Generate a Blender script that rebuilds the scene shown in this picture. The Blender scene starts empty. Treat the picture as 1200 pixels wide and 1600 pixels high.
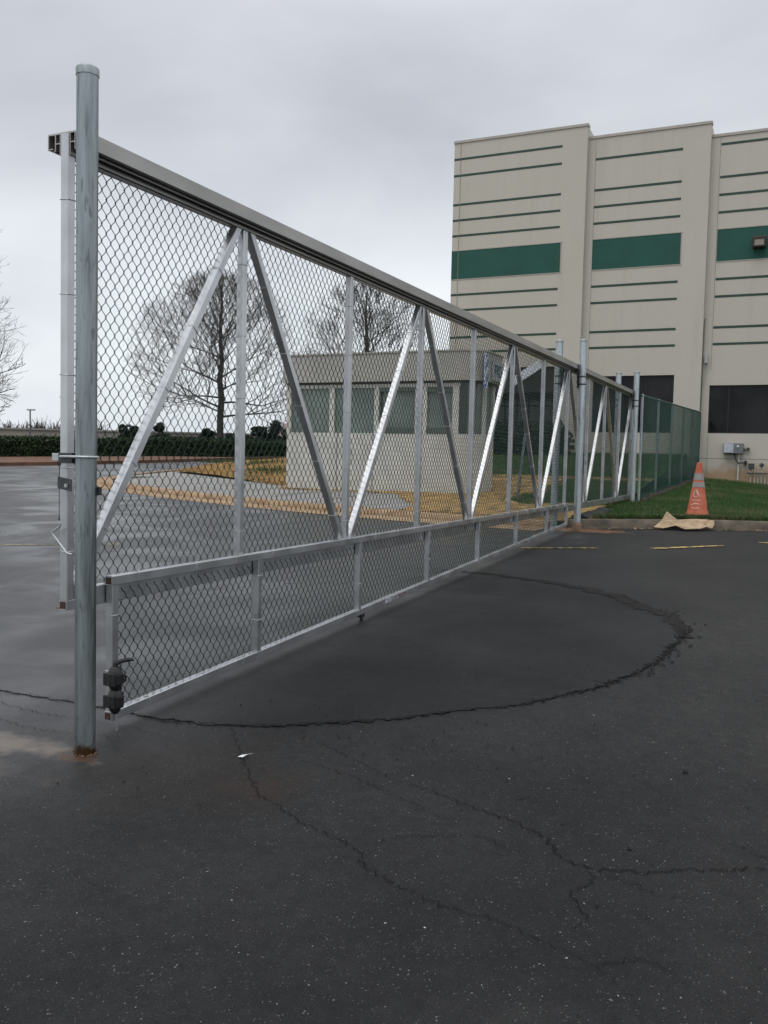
import bpy, math, random
import numpy as np
from mathutils import Vector, Matrix
random.seed(7); RNG = np.random.default_rng(7)
sc = bpy.context.scene
COL = sc.collection
# ------------------------------------------------------------------ camera
cam_d = bpy.data.cameras.new('camera'); cam = bpy.data.objects.new('camera', cam_d); COL.objects.link(cam)
cam_d.sensor_fit = 'VERTICAL'; cam_d.sensor_height = 24.0; cam_d.lens = 24.0 * 1383 / 1600
cam_d.clip_start = 0.05; cam_d.clip_end = 3000
yaw, pitch, roll = math.radians(24.75), math.radians(-3.30), 0.0235
f = Vector((-math.sin(yaw) * math.cos(pitch), math.cos(yaw) * math.cos(pitch), math.sin(pitch)))
r0 = Vector((math.cos(yaw), math.sin(yaw), 0)); u0 = r0.cross(f)
r = r0 * math.cos(roll) + u0 * math.sin(roll); u = r.cross(f)
CAM = Vector((3.30, 0, 1.5))
m = Matrix(((r.x, u.x, -f.x, CAM.x), (r.y, u.y, -f.y, CAM.y), (r.z, u.z, -f.z, CAM.z), (0, 0, 0, 1)))
cam.matrix_world = m
sc.camera = cam
sc.view_settings.view_transform = 'Standard'; sc.view_settings.look = 'None'
sc.view_settings.gamma = 1; sc.view_settings.exposure = 0.0
# ------------------------------------------------------------------ world: overcast
SUN_EL, SUN_AZ = math.radians(66), math.radians(195)      # azimuth clockwise from +Y
w = bpy.data.worlds.new('World'); sc.world = w; w.use_nodes = True
nt = w.node_tree; N = nt.nodes; L = nt.links
for n in list(N): N.remove(n)
out = N.new('ShaderNodeOutputWorld'); bg = N.new('ShaderNodeBackground'); L.new(bg.outputs[0], out.inputs[0])
sky = N.new('ShaderNodeTexSky'); sky.sky_type = 'NISHITA'; sky.sun_disc = False
sky.sun_elevation = SUN_EL; sky.sun_rotation = SUN_AZ; sky.dust_density = 3; sky.air_density = 1.5
tc = N.new('ShaderNodeTexCoord')
mp = N.new('ShaderNodeMapping'); mp.inputs['Scale'].default_value = (1.0, 1.0, 2.5)
L.new(tc.outputs['Generated'], mp.inputs[0])
nz = N.new('ShaderNodeTexNoise'); nz.inputs['Scale'].default_value = 2.1; nz.inputs['Detail'].default_value = 7; nz.inputs['Roughness'].default_value = 0.5; nz.inputs['Distortion'].default_value = 0.25
L.new(mp.outputs[0], nz.inputs['Vector'])
cr = N.new('ShaderNodeValToRGB'); L.new(nz.outputs[0], cr.inputs[0])
cr.color_ramp.elements[0].position = 0.34; cr.color_ramp.elements[0].color = (4.75, 4.95, 5.55, 1)
cr.color_ramp.elements[1].position = 0.66; cr.color_ramp.elements[1].color = (6.3, 6.5, 7.05, 1)
sep = N.new('ShaderNodeSeparateXYZ'); L.new(tc.outputs['Generated'], sep.inputs[0])
er = N.new('ShaderNodeValToRGB'); L.new(sep.outputs['Z'], er.inputs[0])   # overcast sky: luminance by elevation
e = er.color_ramp.elements
e[0].position = 0.0; e[0].color = (1.46, 1.50, 1.44, 1); e[1].position = 1.0; e[1].color = (2.6, 2.6, 2.5, 1)
for p, v in ((0.10, (1.48, 1.51, 1.44, 1)), (0.22, (1.40, 1.41, 1.36, 1)), (0.34, (1.10, 1.10, 1.08, 1)), (0.44, (1.20, 1.19, 1.17, 1)), (0.6, (1.9, 1.9, 1.85, 1))):
    x = e.new(p); x.color = v
mul = N.new('ShaderNodeMix'); mul.data_type = 'RGBA'; mul.blend_type = 'MULTIPLY'; mul.inputs[0].default_value = 1
L.new(cr.outputs[0], mul.inputs[6]); L.new(er.outputs[0], mul.inputs[7])
mx = N.new('ShaderNodeMix'); mx.data_type = 'RGBA'; mx.inputs[0].default_value = 0.93
L.new(sky.outputs[0], mx.inputs[6]); L.new(mul.outputs[2], mx.inputs[7])
L.new(mx.outputs[2], bg.inputs[0]); bg.inputs[1].default_value = 0.105
sd = bpy.data.lights.new('sun', 'SUN'); sd.energy = 1.15; sd.angle = math.radians(40); sd.color = (1, 0.97, 0.93)
so = bpy.data.objects.new('sun', sd); COL.objects.link(so)
sv = Vector((math.sin(SUN_AZ) * math.cos(SUN_EL), math.cos(SUN_AZ) * math.cos(SUN_EL), math.sin(SUN_EL)))
so.rotation_euler = sv.to_track_quat('Z', 'Y').to_euler(); so.location = sv * 50

# ------------------------------------------------------------------ materials
MATS = {}
def nodes(name):
    mt = bpy.data.materials.new(name); mt.use_nodes = True
    return mt, mt.node_tree.nodes, mt.node_tree.links, mt.node_tree.nodes['Principled BSDF']
def mat(name, col, rough=0.6, metal=0.0, var=0.15, scale=8, stretch=(1, 1, 1), bump=0.0, bscale=40, col2=None, spec=0.5, lo=0.3, hi=0.7, rvar=0.0):
    if name in MATS: return MATS[name]
    mt, N, L, b = nodes(name)
    tc = N.new('ShaderNodeTexCoord'); mp = N.new('ShaderNodeMapping'); mp.inputs['Scale'].default_value = stretch
    L.new(tc.outputs['Object'], mp.inputs[0])
    nz = N.new('ShaderNodeTexNoise'); nz.inputs['Scale'].default_value = scale; nz.inputs['Detail'].default_value = 6
    L.new(mp.outputs[0], nz.inputs['Vector'])
    cr = N.new('ShaderNodeValToRGB'); L.new(nz.outputs[0], cr.inputs[0])
    c2 = col2 or tuple(min(1, c * (1 + var)) for c in col); c1 = col if col2 else tuple(c * (1 - var) for c in col)
    cr.color_ramp.elements[0].position = lo; cr.color_ramp.elements[0].color = (*c1, 1)
    cr.color_ramp.elements[1].position = hi; cr.color_ramp.elements[1].color = (*c2, 1)
    L.new(cr.outputs[0], b.inputs['Base Color'])
    b.inputs['Roughness'].default_value = rough; b.inputs['Metallic'].default_value = metal
    b.inputs['Specular IOR Level'].default_value = spec
    if rvar:
        mr = N.new('ShaderNodeMapRange'); mr.inputs['To Min'].default_value = rough - rvar; mr.inputs['To Max'].default_value = rough + rvar
        L.new(nz.outputs[0], mr.inputs[0]); L.new(mr.outputs[0], b.inputs['Roughness'])
    if bump:
        n2 = N.new('ShaderNodeTexNoise'); n2.inputs['Scale'].default_value = bscale; n2.inputs['Detail'].default_value = 4
        L.new(mp.outputs[0], n2.inputs['Vector'])
        bp = N.new('ShaderNodeBump'); bp.inputs['Strength'].default_value = bump; bp.inputs['Distance'].default_value = 0.02
        L.new(n2.outputs[0], bp.inputs['Height']); L.new(bp.outputs[0], b.inputs['Normal'])
    MATS[name] = mt; return mt

ALU = mat('mill_aluminium', (0.52, 0.53, 0.54), 0.30, 0.86, 0.16, 5, (1, 1, 1), 0.008, 60, rvar=0.09)
TRACK = mat('track_aluminium', (0.40, 0.39, 0.365), 0.42, 0.75, 0.15, 6, (1, 0.3, 1), 0.03, 60)
WIRE = mat('green_vinyl_wire', (0.009, 0.036, 0.028), 0.42, 0.0, 0.25, 3)
FWIRE = mat('fence_vinyl_wire', (0.022, 0.075, 0.058), 0.45, 0.0, 0.2, 3)
TIEM = mat('tie_aluminium', (0.55, 0.55, 0.55), 0.4, 0.8, 0.1, 8)
BLACK = mat('black_cast_plastic', (0.010, 0.010, 0.011), 0.5, 0, 0.2, 20, bump=0.1)
DSTEEL = mat('dark_steel', (0.07, 0.075, 0.08), 0.5, 0.6, 0.3, 12)
RUST = mat('rusty_tube_inside', (0.05, 0.03, 0.02), 0.8, 0, 0.4, 60)
ZINC = mat('zinc_plate', (0.46, 0.50, 0.50), 0.4, 0.6, 0.12, 15)

def galv(name, base, rust_h=None):
    mt, N, L, b = nodes(name)
    tc = N.new('ShaderNodeTexCoord'); mp = N.new('ShaderNodeMapping'); mp.inputs['Scale'].default_value = (26, 26, 1.6)
    L.new(tc.outputs['Object'], mp.inputs[0])
    nz = N.new('ShaderNodeTexNoise'); nz.inputs['Scale'].default_value = 1; nz.inputs['Detail'].default_value = 8; nz.inputs['Roughness'].default_value = 0.7
    L.new(mp.outputs[0], nz.inputs['Vector'])
    cr = N.new('ShaderNodeValToRGB'); L.new(nz.outputs[0], cr.inputs[0])
    els = cr.color_ramp.elements
    els[0].position = 0.34; els[0].color = tuple(c * 0.50 for c in base) + (1,)
    els[1].position = 0.66; els[1].color = tuple(c * 1.35 for c in base) + (1,)
    x = els.new(0.46); x.color = tuple(c * 0.95 for c in base) + (1,)
    # scattered dark scuffs and pits
    m2 = N.new('ShaderNodeMapping'); m2.inputs['Scale'].default_value = (40, 40, 9); L.new(tc.outputs['Object'], m2.inputs[0])
    n2 = N.new('ShaderNodeTexNoise'); n2.inputs['Scale'].default_value = 1; n2.inputs['Detail'].default_value = 5; L.new(m2.outputs[0], n2.inputs['Vector'])
    c2 = N.new('ShaderNodeValToRGB'); L.new(n2.outputs[0], c2.inputs[0])
    c2.color_ramp.elements[0].position = 0.60; c2.color_ramp.elements[0].color = (0, 0, 0, 1)
    c2.color_ramp.elements[1].position = 0.68; c2.color_ramp.elements[1].color = (0.6, 0.6, 0.6, 1)
    m3 = N.new('ShaderNodeMix'); m3.data_type = 'RGBA'; L.new(c2.outputs[0], m3.inputs[0]); L.new(cr.outputs[0], m3.inputs[6])
    m3.inputs[7].default_value = tuple(c * 0.4 for c in base) + (1,)
    last = m3.outputs[2]
    if rust_h:
        sp = N.new('ShaderNodeSeparateXYZ'); L.new(tc.outputs['Object'], sp.inputs[0])
        n4 = N.new('ShaderNodeTexNoise'); n4.inputs['Scale'].default_value = 22; n4.inputs['Detail'].default_value = 5; L.new(tc.outputs['Object'], n4.inputs['Vector'])
        ma = N.new('ShaderNodeMath'); ma.operation = 'MULTIPLY_ADD'; ma.inputs[1].default_value = -0.22; L.new(n4.outputs[0], ma.inputs[0]); L.new(sp.outputs['Z'], ma.inputs[2])
        mr = N.new('ShaderNodeMapRange'); L.new(ma.outputs[0], mr.inputs[0])
        mr.inputs['From Min'].default_value = rust_h - 0.13; mr.inputs['From Max'].default_value = rust_h - 0.08
        mr.inputs['To Min'].default_value = 1; mr.inputs['To Max'].default_value = 0
        m5 = N.new('ShaderNodeMix'); m5.data_type = 'RGBA'; L.new(mr.outputs[0], m5.inputs[0]); L.new(last, m5.inputs[6]); m5.inputs[7].default_value = (0.10, 0.055, 0.025, 1)
        last = m5.outputs[2]
    L.new(last, b.inputs['Base Color']); b.inputs['Metallic'].default_value = 0.88
    mr = N.new('ShaderNodeMapRange'); mr.inputs['To Min'].default_value = 0.28; mr.inputs['To Max'].default_value = 0.5
    L.new(nz.outputs[0], mr.inputs[0]); L.new(mr.outputs[0], b.inputs['Roughness'])
    bp = N.new('ShaderNodeBump'); bp.inputs['Strength'].default_value = 0.06; L.new(nz.outputs[0], bp.inputs['Height']); L.new(bp.outputs[0], b.inputs['Normal'])
    return mt
GALV = galv('galvanised_steel_weathered', (0.27, 0.30, 0.31), 0.035)
GALV2 = galv('galvanised_steel_bright', (0.44, 0.48, 0.50))

# ------------------------------------------------------------------ mesh helpers
ORG = {}
class MB:
    def __init__(s): s.v = []; s.f = []
    def quad(s, a, b, c, d): i = len(s.v); s.v += [a, b, c, d]; s.f.append((i, i + 1, i + 2, i + 3)); return s
    def poly(s, pts): i = len(s.v); s.v += list(pts); s.f.append(tuple(range(i, i + len(pts)))); return s
    def box(s, x0, x1, y0, y1, z0, z1):
        i = len(s.v)
        s.v += [(x0, y0, z0), (x1, y0, z0), (x1, y1, z0), (x0, y1, z0), (x0, y0, z1), (x1, y0, z1), (x1, y1, z1), (x0, y1, z1)]
        s.f += [tuple(i + k for k in q) for q in ((3, 2, 1, 0), (4, 5, 6, 7), (0, 1, 5, 4), (1, 2, 6, 5), (2, 3, 7, 6), (3, 0, 4, 7))]
        return s
    def bar(s, p0, p1, wd, ht, up=(0, 0, 1), ch=0.0):   # rectangular bar between two points, optional chamfer
        p0 = Vector(p0); p1 = Vector(p1); d = (p1 - p0).normalized(); up = Vector(up)
        sx = d.cross(up).normalized(); sz = sx.cross(d).normalized()
        a, b = wd / 2, ht / 2
        if ch: prof = [(-a + ch, -b), (a - ch, -b), (a, -b + ch), (a, b - ch), (a - ch, b), (-a + ch, b), (-a, b - ch), (-a, -b + ch)]
        else: prof = [(-a, -b), (a, -b), (a, b), (-a, b)]
        i = len(s.v); n = len(prof)
        for p in (p0, p1): s.v += [tuple(p + sx * x + sz * z) for x, z in prof]
        for k in range(n): s.f.append((i + k, i + n + k, i + n + (k + 1) % n, i + (k + 1) % n))
        s.f.append(tuple(range(i, i + n))); s.f.append(tuple(range(i + 2 * n - 1, i + n - 1, -1)))
        return s
    def tube(s, pts, rad, n=8, caps=True):
        pts = [Vector(p) for p in pts]; rads = rad if isinstance(rad, (list, tuple)) else [rad] * len(pts)
        i = len(s.v); prev = None
        for k, p in enumerate(pts):
            d = (pts[min(k + 1, len(pts) - 1)] - pts[max(k - 1, 0)]).normalized()
            if prev is None:
                a = d.orthogonal().normalized()
            else:
                a = (prev - d * prev.dot(d)).normalized()
            prev = a; b = d.cross(a)
            for j in range(n):
                t = 2 * math.pi * j / n; s.v.append(tuple(p + (a * math.cos(t) + b * math.sin(t)) * rads[k]))
        for k in range(len(pts) - 1):
            for j in range(n):
                s.f.append((i + k * n + j, i + k * n + (j + 1) % n, i + (k + 1) * n + (j + 1) % n, i + (k + 1) * n + j))
        if caps:
            s.f.append(tuple(i + j for j in reversed(range(n)))); e = i + (len(pts) - 1) * n; s.f.append(tuple(e + j for j in range(n)))
        return s
    def lathe(s, c, prof, n=32):   # prof: (radius, z)
        i = len(s.v)
        for rr, z in prof:
            for j in range(n):
                t = 2 * math.pi * j / n; s.v.append((c[0] + rr * math.cos(t), c[1] + rr * math.sin(t), c[2] + z))
        for k in range(len(prof) - 1):
            for j in range(n): s.f.append((i + k * n + j, i + k * n + (j + 1) % n, i + (k + 1) * n + (j + 1) % n, i + (k + 1) * n + j))
        e = i + (len(prof) - 1) * n
        s.f.append(tuple(i + j for j in reversed(range(n)))); s.f.append(tuple(e + j for j in range(n)))
        return s
    def prism(s, pts, z0, z1):   # polygon outline extruded between z functions or numbers
        n = len(pts); i = len(s.v); g = lambda z, p: z(p[0], p[1]) if callable(z) else z
        s.v += [(p[0], p[1], g(z0, p)) for p in pts] + [(p[0], p[1], g(z1, p)) for p in pts]
        s.f.append(tuple(i + k for k in reversed(range(n)))); s.f.append(tuple(i + n + k for k in range(n)))
        for k in range(n): s.f.append((i + k, i + (k + 1) % n, i + n + (k + 1) % n, i + n + k))
        return s
    def extrude_y(s, pts, y0, y1):   # xz outline along y
        n = len(pts); i = len(s.v)
        s.v += [(p[0], y0, p[1]) for p in pts] + [(p[0], y1, p[1]) for p in pts]
        s.f.append(tuple(i + k for k in range(n))); s.f.append(tuple(i + n + k for k in reversed(range(n))))
        for k in range(n): s.f.append((i + k, i + n + k, i + n + (k + 1) % n, i + (k + 1) % n))
        return s
    def build(s, name, material, parent=None, smooth=False, bevel=0, origin=None, loc=None):
        org = Vector(ORG[parent.name]) if parent is not None else Vector(origin or (0, 0, 0))
        me = bpy.data.meshes.new(name)
        me.from_pydata([(x - org.x, y - org.y, z - org.z) for x, y, z in s.v], [], s.f); me.update()
        import bmesh
        bm = bmesh.new(); bm.from_mesh(me); bmesh.ops.recalc_face_normals(bm, faces=bm.faces); bm.to_mesh(me); bm.free()
        return link(name, me, material, parent, org, smooth, bevel)
def link(name, me, material, parent, org=Vector((0, 0, 0)), smooth=False, bevel=0):
    o = bpy.data.objects.new(name, me); COL.objects.link(o)
    if material: me.materials.append(material)
    if parent is not None: o.parent = parent
    else: o.location = org
    ORG[o.name] = tuple(org)
    if smooth:
        me.polygons.foreach_set('use_smooth', [True] * len(me.polygons))
        try: me.set_sharp_from_angle(angle=math.radians(40))
        except Exception: pass
    if bevel:
        b = o.modifiers.new('bevel', 'BEVEL'); b.width = bevel; b.segments = 2; b.limit_method = 'ANGLE'
    return o
def np_mesh(name, V, F, material, parent=None, smooth=False, origin=(0, 0, 0)):
    org = np.array(ORG[parent.name] if parent is not None else origin, dtype=np.float64)
    V = (np.asarray(V, dtype=np.float64) - org).astype(np.float32); F = np.asarray(F, dtype=np.int32); k = F.shape[1]
    me = bpy.data.meshes.new(name); me.vertices.add(len(V)); me.vertices.foreach_set('co', V.ravel())
    me.loops.add(F.size); me.loops.foreach_set('vertex_index', F.ravel())
    me.polygons.add(len(F)); me.polygons.foreach_set('loop_start', np.arange(0, F.size, k, dtype=np.int32))
    me.polygons.foreach_set('loop_total', np.full(len(F), k, dtype=np.int32))
    if smooth: me.polygons.foreach_set('use_smooth', [True] * len(F))
    me.update(calc_edges=True)
    return link(name, me, material, parent, Vector(org))
def tag(o, label=None, cat=None, group=None, kind=None):
    if label: o['label'] = label
    if cat: o['category'] = cat
    if group: o['group'] = group
    if kind: o['kind'] = kind
    return o
def thing(name, loc, label, cat, group=None):
    o = bpy.data.objects.new(name, None); COL.objects.link(o); o.location = loc; o.empty_display_size = 0.2
    ORG[o.name] = tuple(loc); return tag(o, label, cat, group)
def copy_tree(o, parent=None):
    c = o.copy(); COL.objects.link(c)
    if parent is not None: c.parent = parent
    for ch in list(o.children): copy_tree(ch, c)
    return c

# ------------------------------------------------------------------ terrain
def gp(y): return min(0.02 + 0.04 * (y - 3.3), 1.45)
YF = 3.3 + 1.43 / 0.04
def lawn_z(x, y):
    t = min(max((y - 15) / 16.5, 0), 1)
    a = gp(15) + 0.13
    b = 1.18 - 0.07 * max(0, x - 0.4) if x > -0.2 else 1.18 + 0.72 * min(1, (-0.2 - x) / 2.5)
    return a + (b - a) * t ** 1.1 + 0.02 * math.sin(x * 1.7 + y) * math.sin(y * 0.9 - x * 0.5)

# asphalt
mt, N, L, b = nodes('asphalt')
tc = N.new('ShaderNodeTexCoord')
def noise(scale, detail=5, rough=0.55, vec=None, dist=0.0):
    n = N.new('ShaderNodeTexNoise'); n.inputs['Scale'].default_value = scale; n.inputs['Detail'].default_value = detail; n.inputs['Roughness'].default_value = rough; n.inputs['Distortion'].default_value = dist
    L.new(vec or tc.outputs['Object'], n.inputs['Vector']); return n.outputs[0]
def ramp(src, stops):
    c = N.new('ShaderNodeValToRGB'); L.new(src, c.inputs[0]); el = c.color_ramp.elements
    el[0].position, el[0].color = stops[0][0], (*stops[0][1], 1); el[1].position, el[1].color = stops[-1][0], (*stops[-1][1], 1)
    for p, cc in stops[1:-1]: x = el.new(p); x.color = (*cc, 1)
    return c.outputs[0]
def mix(fac, a, bb, mode='MIX'):
    n = N.new('ShaderNodeMix'); n.data_type = 'RGBA'; n.blend_type = mode
    for i, v in ((0, fac), (6, a), (7, bb)):
        if hasattr(v, 'links'): L.new(v, n.inputs[i])
        else: n.inputs[i].default_value = v if i == 0 else (*v, 1)
    return n.outputs[2]
def mathn(op, a, bb=None, cc=None):
    n = N.new('ShaderNodeMath'); n.operation = op
    for i, v in enumerate((a, bb, cc)):
        if v is None: continue
        if hasattr(v, 'links'): L.new(v, n.inputs[i])
        else: n.inputs[i].default_value = v
    return n.outputs[0]
def mrange(src, a, bb, c=0.0, d=1.0, smooth=True):
    n = N.new('ShaderNodeMapRange'); n.interpolation_type = 'SMOOTHSTEP' if smooth else 'LINEAR'
    for i, v in ((0, src), (1, a), (2, bb), (3, c), (4, d)):
        if hasattr(v, 'links'): L.new(v, n.inputs[i])
        else: n.inputs[i].default_value = v
    return n.outputs[0]
def asphalt_nodes(base_lo, base_hi, speck, rust=True, wet=True, ro=0.56, sp0=0.11):
    base = ramp(noise(0.9, 8, 0.6), [(0.3, base_lo), (0.72, base_hi)])
    fine = ramp(noise(210, 4, 0.75), [(0.3, (0.45, 0.45, 0.45)), (0.7, (1.55, 1.55, 1.55))])
    c = mix(1.0, base, fine, 'MULTIPLY')
    c = mix(1.0, c, ramp(noise(14, 5, 0.7), [(0.3, (0.78, 0.78, 0.78)), (0.7, (1.22, 1.22, 1.22))]), 'MULTIPLY')
    c = mix(1.0, c, ramp(noise(0.45, 4, 0.6, dist=0.6), [(0.35, (0.80, 0.80, 0.80)), (0.65, (1.25, 1.24, 1.22))]), 'MULTIPLY')
    c = mix(mathn('MULTIPLY', mrange(noise(2.6, 7, 0.7, dist=0.9), 0.50, 0.64), 0.35), c, (0.010, 0.010, 0.0105))
    def flecks(scale, prob, size, stops, amt):
        v = N.new('ShaderNodeTexVoronoi'); v.inputs['Scale'].default_value = scale; v.inputs['Randomness'].default_value = 1
        wv = N.new('ShaderNodeVectorMath'); wv.operation = 'MULTIPLY_ADD'; n_ = N.new('ShaderNodeTexNoise'); n_.inputs['Scale'].default_value = scale * 1.3; L.new(tc.outputs['Object'], n_.inputs['Vector'])
        L.new(n_.outputs['Color'], wv.inputs[0]); wv.inputs[1].default_value = (0.9 / scale,) * 3; L.new(tc.outputs['Object'], wv.inputs[2]); L.new(wv.outputs[0], v.inputs['Vector'])
        sc_ = N.new('ShaderNodeSeparateColor'); L.new(v.outputs['Color'], sc_.inputs[0])
        keep = mathn('GREATER_THAN', sc_.outputs[0], 1 - prob)
        dot = mrange(v.outputs['Distance'], mathn('MULTIPLY', sc_.outputs[1], size), mathn('MULTIPLY', sc_.outputs[1], size * 0.6))
        return mathn('MULTIPLY', mathn('MULTIPLY', keep, dot), amt), ramp(sc_.outputs[2], stops), v
    k_, t_, v = flecks(150, speck * 2.6, 0.55, [(0.0, (0.035, 0.035, 0.034)), (0.8, (0.09, 0.09, 0.088)), (1.0, (0.22, 0.22, 0.21))], 0.85); c = mix(k_, c, t_)
    k_, t_, _v = flecks(62, speck * 0.55, 0.36, [(0.0, (0.06, 0.058, 0.055)), (0.75, (0.15, 0.148, 0.14)), (1.0, (0.50, 0.50, 0.48))], 0.8); c = mix(k_, c, t_)
    # dark aggregate
    v2 = N.new('ShaderNodeTexVoronoi'); v2.inputs['Scale'].default_value = 110; L.new(tc.outputs['Object'], v2.inputs['Vector'])
    s2 = N.new('ShaderNodeSeparateColor'); L.new(v2.outputs['Color'], s2.inputs[0])
    d2 = mathn('MULTIPLY', mathn('MULTIPLY', mathn('GREATER_THAN', s2.outputs[0], 0.8), mathn('LESS_THAN', v2.outputs['Distance'], 0.35)), 0.5)
    c = mix(d2, c, (0.006, 0.006, 0.006))
    sxyz = N.new('ShaderNodeSeparateXYZ'); L.new(tc.outputs['Object'], sxyz.inputs[0])
    X, Y = sxyz.outputs['X'], sxyz.outputs['Y']
    if rust:   # brownish wear stain and the sandy dirt around the near pole
        def blob(cx, cy, rx, ry, soft=0.55):
            dx = mathn('DIVIDE', mathn('SUBTRACT', X, cx), rx); dy = mathn('DIVIDE', mathn('SUBTRACT', Y, cy), ry)
            d = mathn('SQRT', mathn('ADD', mathn('MULTIPLY', dx, dx), mathn('MULTIPLY', dy, dy)))
            d = mathn('ADD', d, mathn('MULTIPLY', mathn('SUBTRACT', noise(5, 6, 0.65), 0.5), 2.2))
            return mrange(d, 1.0, 1.0 - soft)
        c = mix(mathn('MULTIPLY', blob(0.75, 3.35, 0.75, 0.7, 0.9), 0.35), c, (0.022, 0.0165, 0.013))
        c = mix(mathn('MULTIPLY', blob(1.2, 3.3, 0.3, 0.25, 0.9), 0.3), c, (0.032, 0.020, 0.013))
        c = mix(mathn('MULTIPLY', blob(-0.26, 3.24, 0.62, 0.15, 0.9), 0.85), c, (0.145, 0.12, 0.10))
        c = mix(mathn('MULTIPLY', blob(-0.55, 2.95, 0.9, 0.22, 0.9), 0.5), c, (0.085, 0.075, 0.065))
        c = mix(mathn('MULTIPLY', blob(0.16, 3.24, 0.13, 0.07, 0.5), 0.9), c, (0.06, 0.034, 0.02))
        c = mix(mathn('MULTIPLY', blob(0.25, 14.3, 0.9, 0.35, 0.6), 0.9), c, (0.17, 0.085, 0.045))
    L.new(c, b.inputs['Base Color'])
    # rain-wet left half: smoother and more reflective than the drying right half
    if wet:
        side = mrange(mathn('ADD', X, mathn('MULTIPLY', mathn('SUBTRACT', noise(0.55, 5, 0.6), 0.5), 2.6)), 0.9, -0.9)
        pud = mrange(noise(0.8, 5, 0.55, dist=0.5), 0.38, 0.66)
        rg = mathn('SUBTRACT', ro, mathn('MULTIPLY', side, mathn('ADD', 0.06, mathn('MULTIPLY', pud, 0.24))))
        L.new(rg, b.inputs['Roughness'])
        L.new(mathn('ADD', sp0, mathn('MULTIPLY', side, 0.46)), b.inputs['Specular IOR Level'])
        bs = mathn('SUBTRACT', 0.40, mathn('MULTIPLY', side, 0.28))
    else:
        b.inputs['Roughness'].default_value = 0.62; bs = None
    bp = N.new('ShaderNodeBump'); bp.inputs['Distance'].default_value = 0.006
    if bs is not None: L.new(bs, bp.inputs['Strength'])
    else: bp.inputs['Strength'].default_value = 0.3
    hgt = mathn('ADD', noise(120, 4, 0.7), mathn('MULTIPLY', v.outputs['Distance'], 0.5))
    L.new(hgt, bp.inputs['Height']); L.new(bp.outputs[0], b.inputs['Normal'])
asphalt_nodes((0.0145, 0.0145, 0.0145), (0.0235, 0.0232, 0.0228), 0.075)
ASPH = mt
mt, N, L, b = nodes('asphalt_patch_material'); tc = N.new('ShaderNodeTexCoord')
asphalt_nodes((0.0105, 0.0107, 0.0112), (0.0200, 0.0200, 0.0203), 0.015, rust=False, ro=0.57, sp0=0.10)
PATCH = mt

# ground sheet: rises 4 per cent away from the camera, then level
g = MB()
xs = [-500, -120, -60, -30, -15, 0, 0.5, 13, 14, 40, 120, 500]; ysr = [-80, -20, 0, 10, 16.9, 17.5, 30, 32, YF, 60, 120, 500]
for i in range(len(xs) - 1):
    for j in range(len(ysr) - 1):
        g.quad(*[(x, y, gp(y) - (0.35 if 0.4 < x < 13.5 and 17.2 < y < 33 else 0)) for x, y in ((xs[i], ysr[j]), (xs[i + 1], ysr[j]), (xs[i + 1], ysr[j + 1]), (xs[i], ysr[j + 1]))])
tag(g.build('ground', ASPH), kind='structure')

# large dark patch of asphalt with a ragged broken edge
def ragged(pts, amp, sub, closed=False, seed=1):
    rnd = random.Random(seed); o = []
    n = len(pts) if closed else len(pts) - 1
    for i in range(n):
        a = Vector(pts[i]); c = Vector(pts[(i + 1) % len(pts)]); d = c - a; nn = Vector((-d.y, d.x)).normalized()
        k = max(1, int(d.length / sub))
        for j in range(k):
            o.append(a + d * (j / k) + nn * (rnd.gauss(0, amp) if j else rnd.gauss(0, amp * 0.5)))
    if not closed: o.append(Vector(pts[-1]))
    return o
edge = [(-9, 3.7), (-4, 3.75), (-2, 3.85), (-1.03, 3.87), (-0.47, 3.89), (0.19, 3.87), (0.53, 3.93), (0.81, 4.05), (1.07, 4.24), (1.36, 4.45), (1.62, 4.75), (1.87, 4.96), (2.06, 5.24), (2.23, 5.54), (2.43, 6.05), (2.52, 6.46), (2.54, 6.88), (2.58, 7.25), (2.51, 7.59), (2.33, 8.06), (2.06, 8.4), (1.76, 8.78), (1.3, 9.15), (0.99, 9.29), (0.21, 9.51), (-0.4, 9.5), (-3, 9.3), (-9, 8.2)]
rag = ragged(edge, 0.010, 0.05, False, 3)
g = MB(); g.prism([tuple(p) for p in rag], lambda x, y: gp(y) - 0.01, lambda x, y: gp(y) + 0.005)
tag(g.build('asphalt_patch', PATCH), kind='structure')
CRK = mat('crack_dark', (0.0085, 0.0082, 0.008), 0.9, 0, 0.3, 30, spec=0.1)
CRKE = mat('crack_dirt', (0.030, 0.021, 0.016), 0.9, 0, 0.3, 30, spec=0.1)
def crack(pts, wd, seed, off=0.0075, amp=0.012, g=None, sub=0.03, skip=0.0):
    rnd = random.Random(seed); p = ragged(pts, amp, sub, False, seed); n = len(p)
    for i in range(n - 1):
        if rnd.random() < skip: continue
        a, c = p[i], p[i + 1]; d = (c - a); nn = Vector((-d.y, d.x)).normalized()
        t0 = math.sin(math.pi * min(1, i / n * 1.0 + 0.06)) ** 0.4; t1 = math.sin(math.pi * min(0.98, (i + 1) / n + 0.06)) ** 0.4 if i < n - 2 else 0.05
        w0 = wd * t0 * (0.6 + 0.5 * math.sin(i * 0.9 + seed)**2); w1 = wd * t1 * (0.6 + 0.5 * math.sin((i + 1) * 0.9 + seed)**2)
        z = lambda q: gp(q.y) + off
        g.quad((a.x - nn.x * w0 / 2, a.y - nn.y * w0 / 2, z(a)), (a.x + nn.x * w0 / 2, a.y + nn.y * w0 / 2, z(a)), (c.x + nn.x * w1 / 2, c.y + nn.y * w1 / 2, z(c)), (c.x - nn.x * w1 / 2, c.y - nn.y * w1 / 2, z(c)))
g = MB()
crack(edge[4:12], 0.0065, 11, 0.009, 0.009, g, 0.02, 0.08)
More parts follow.
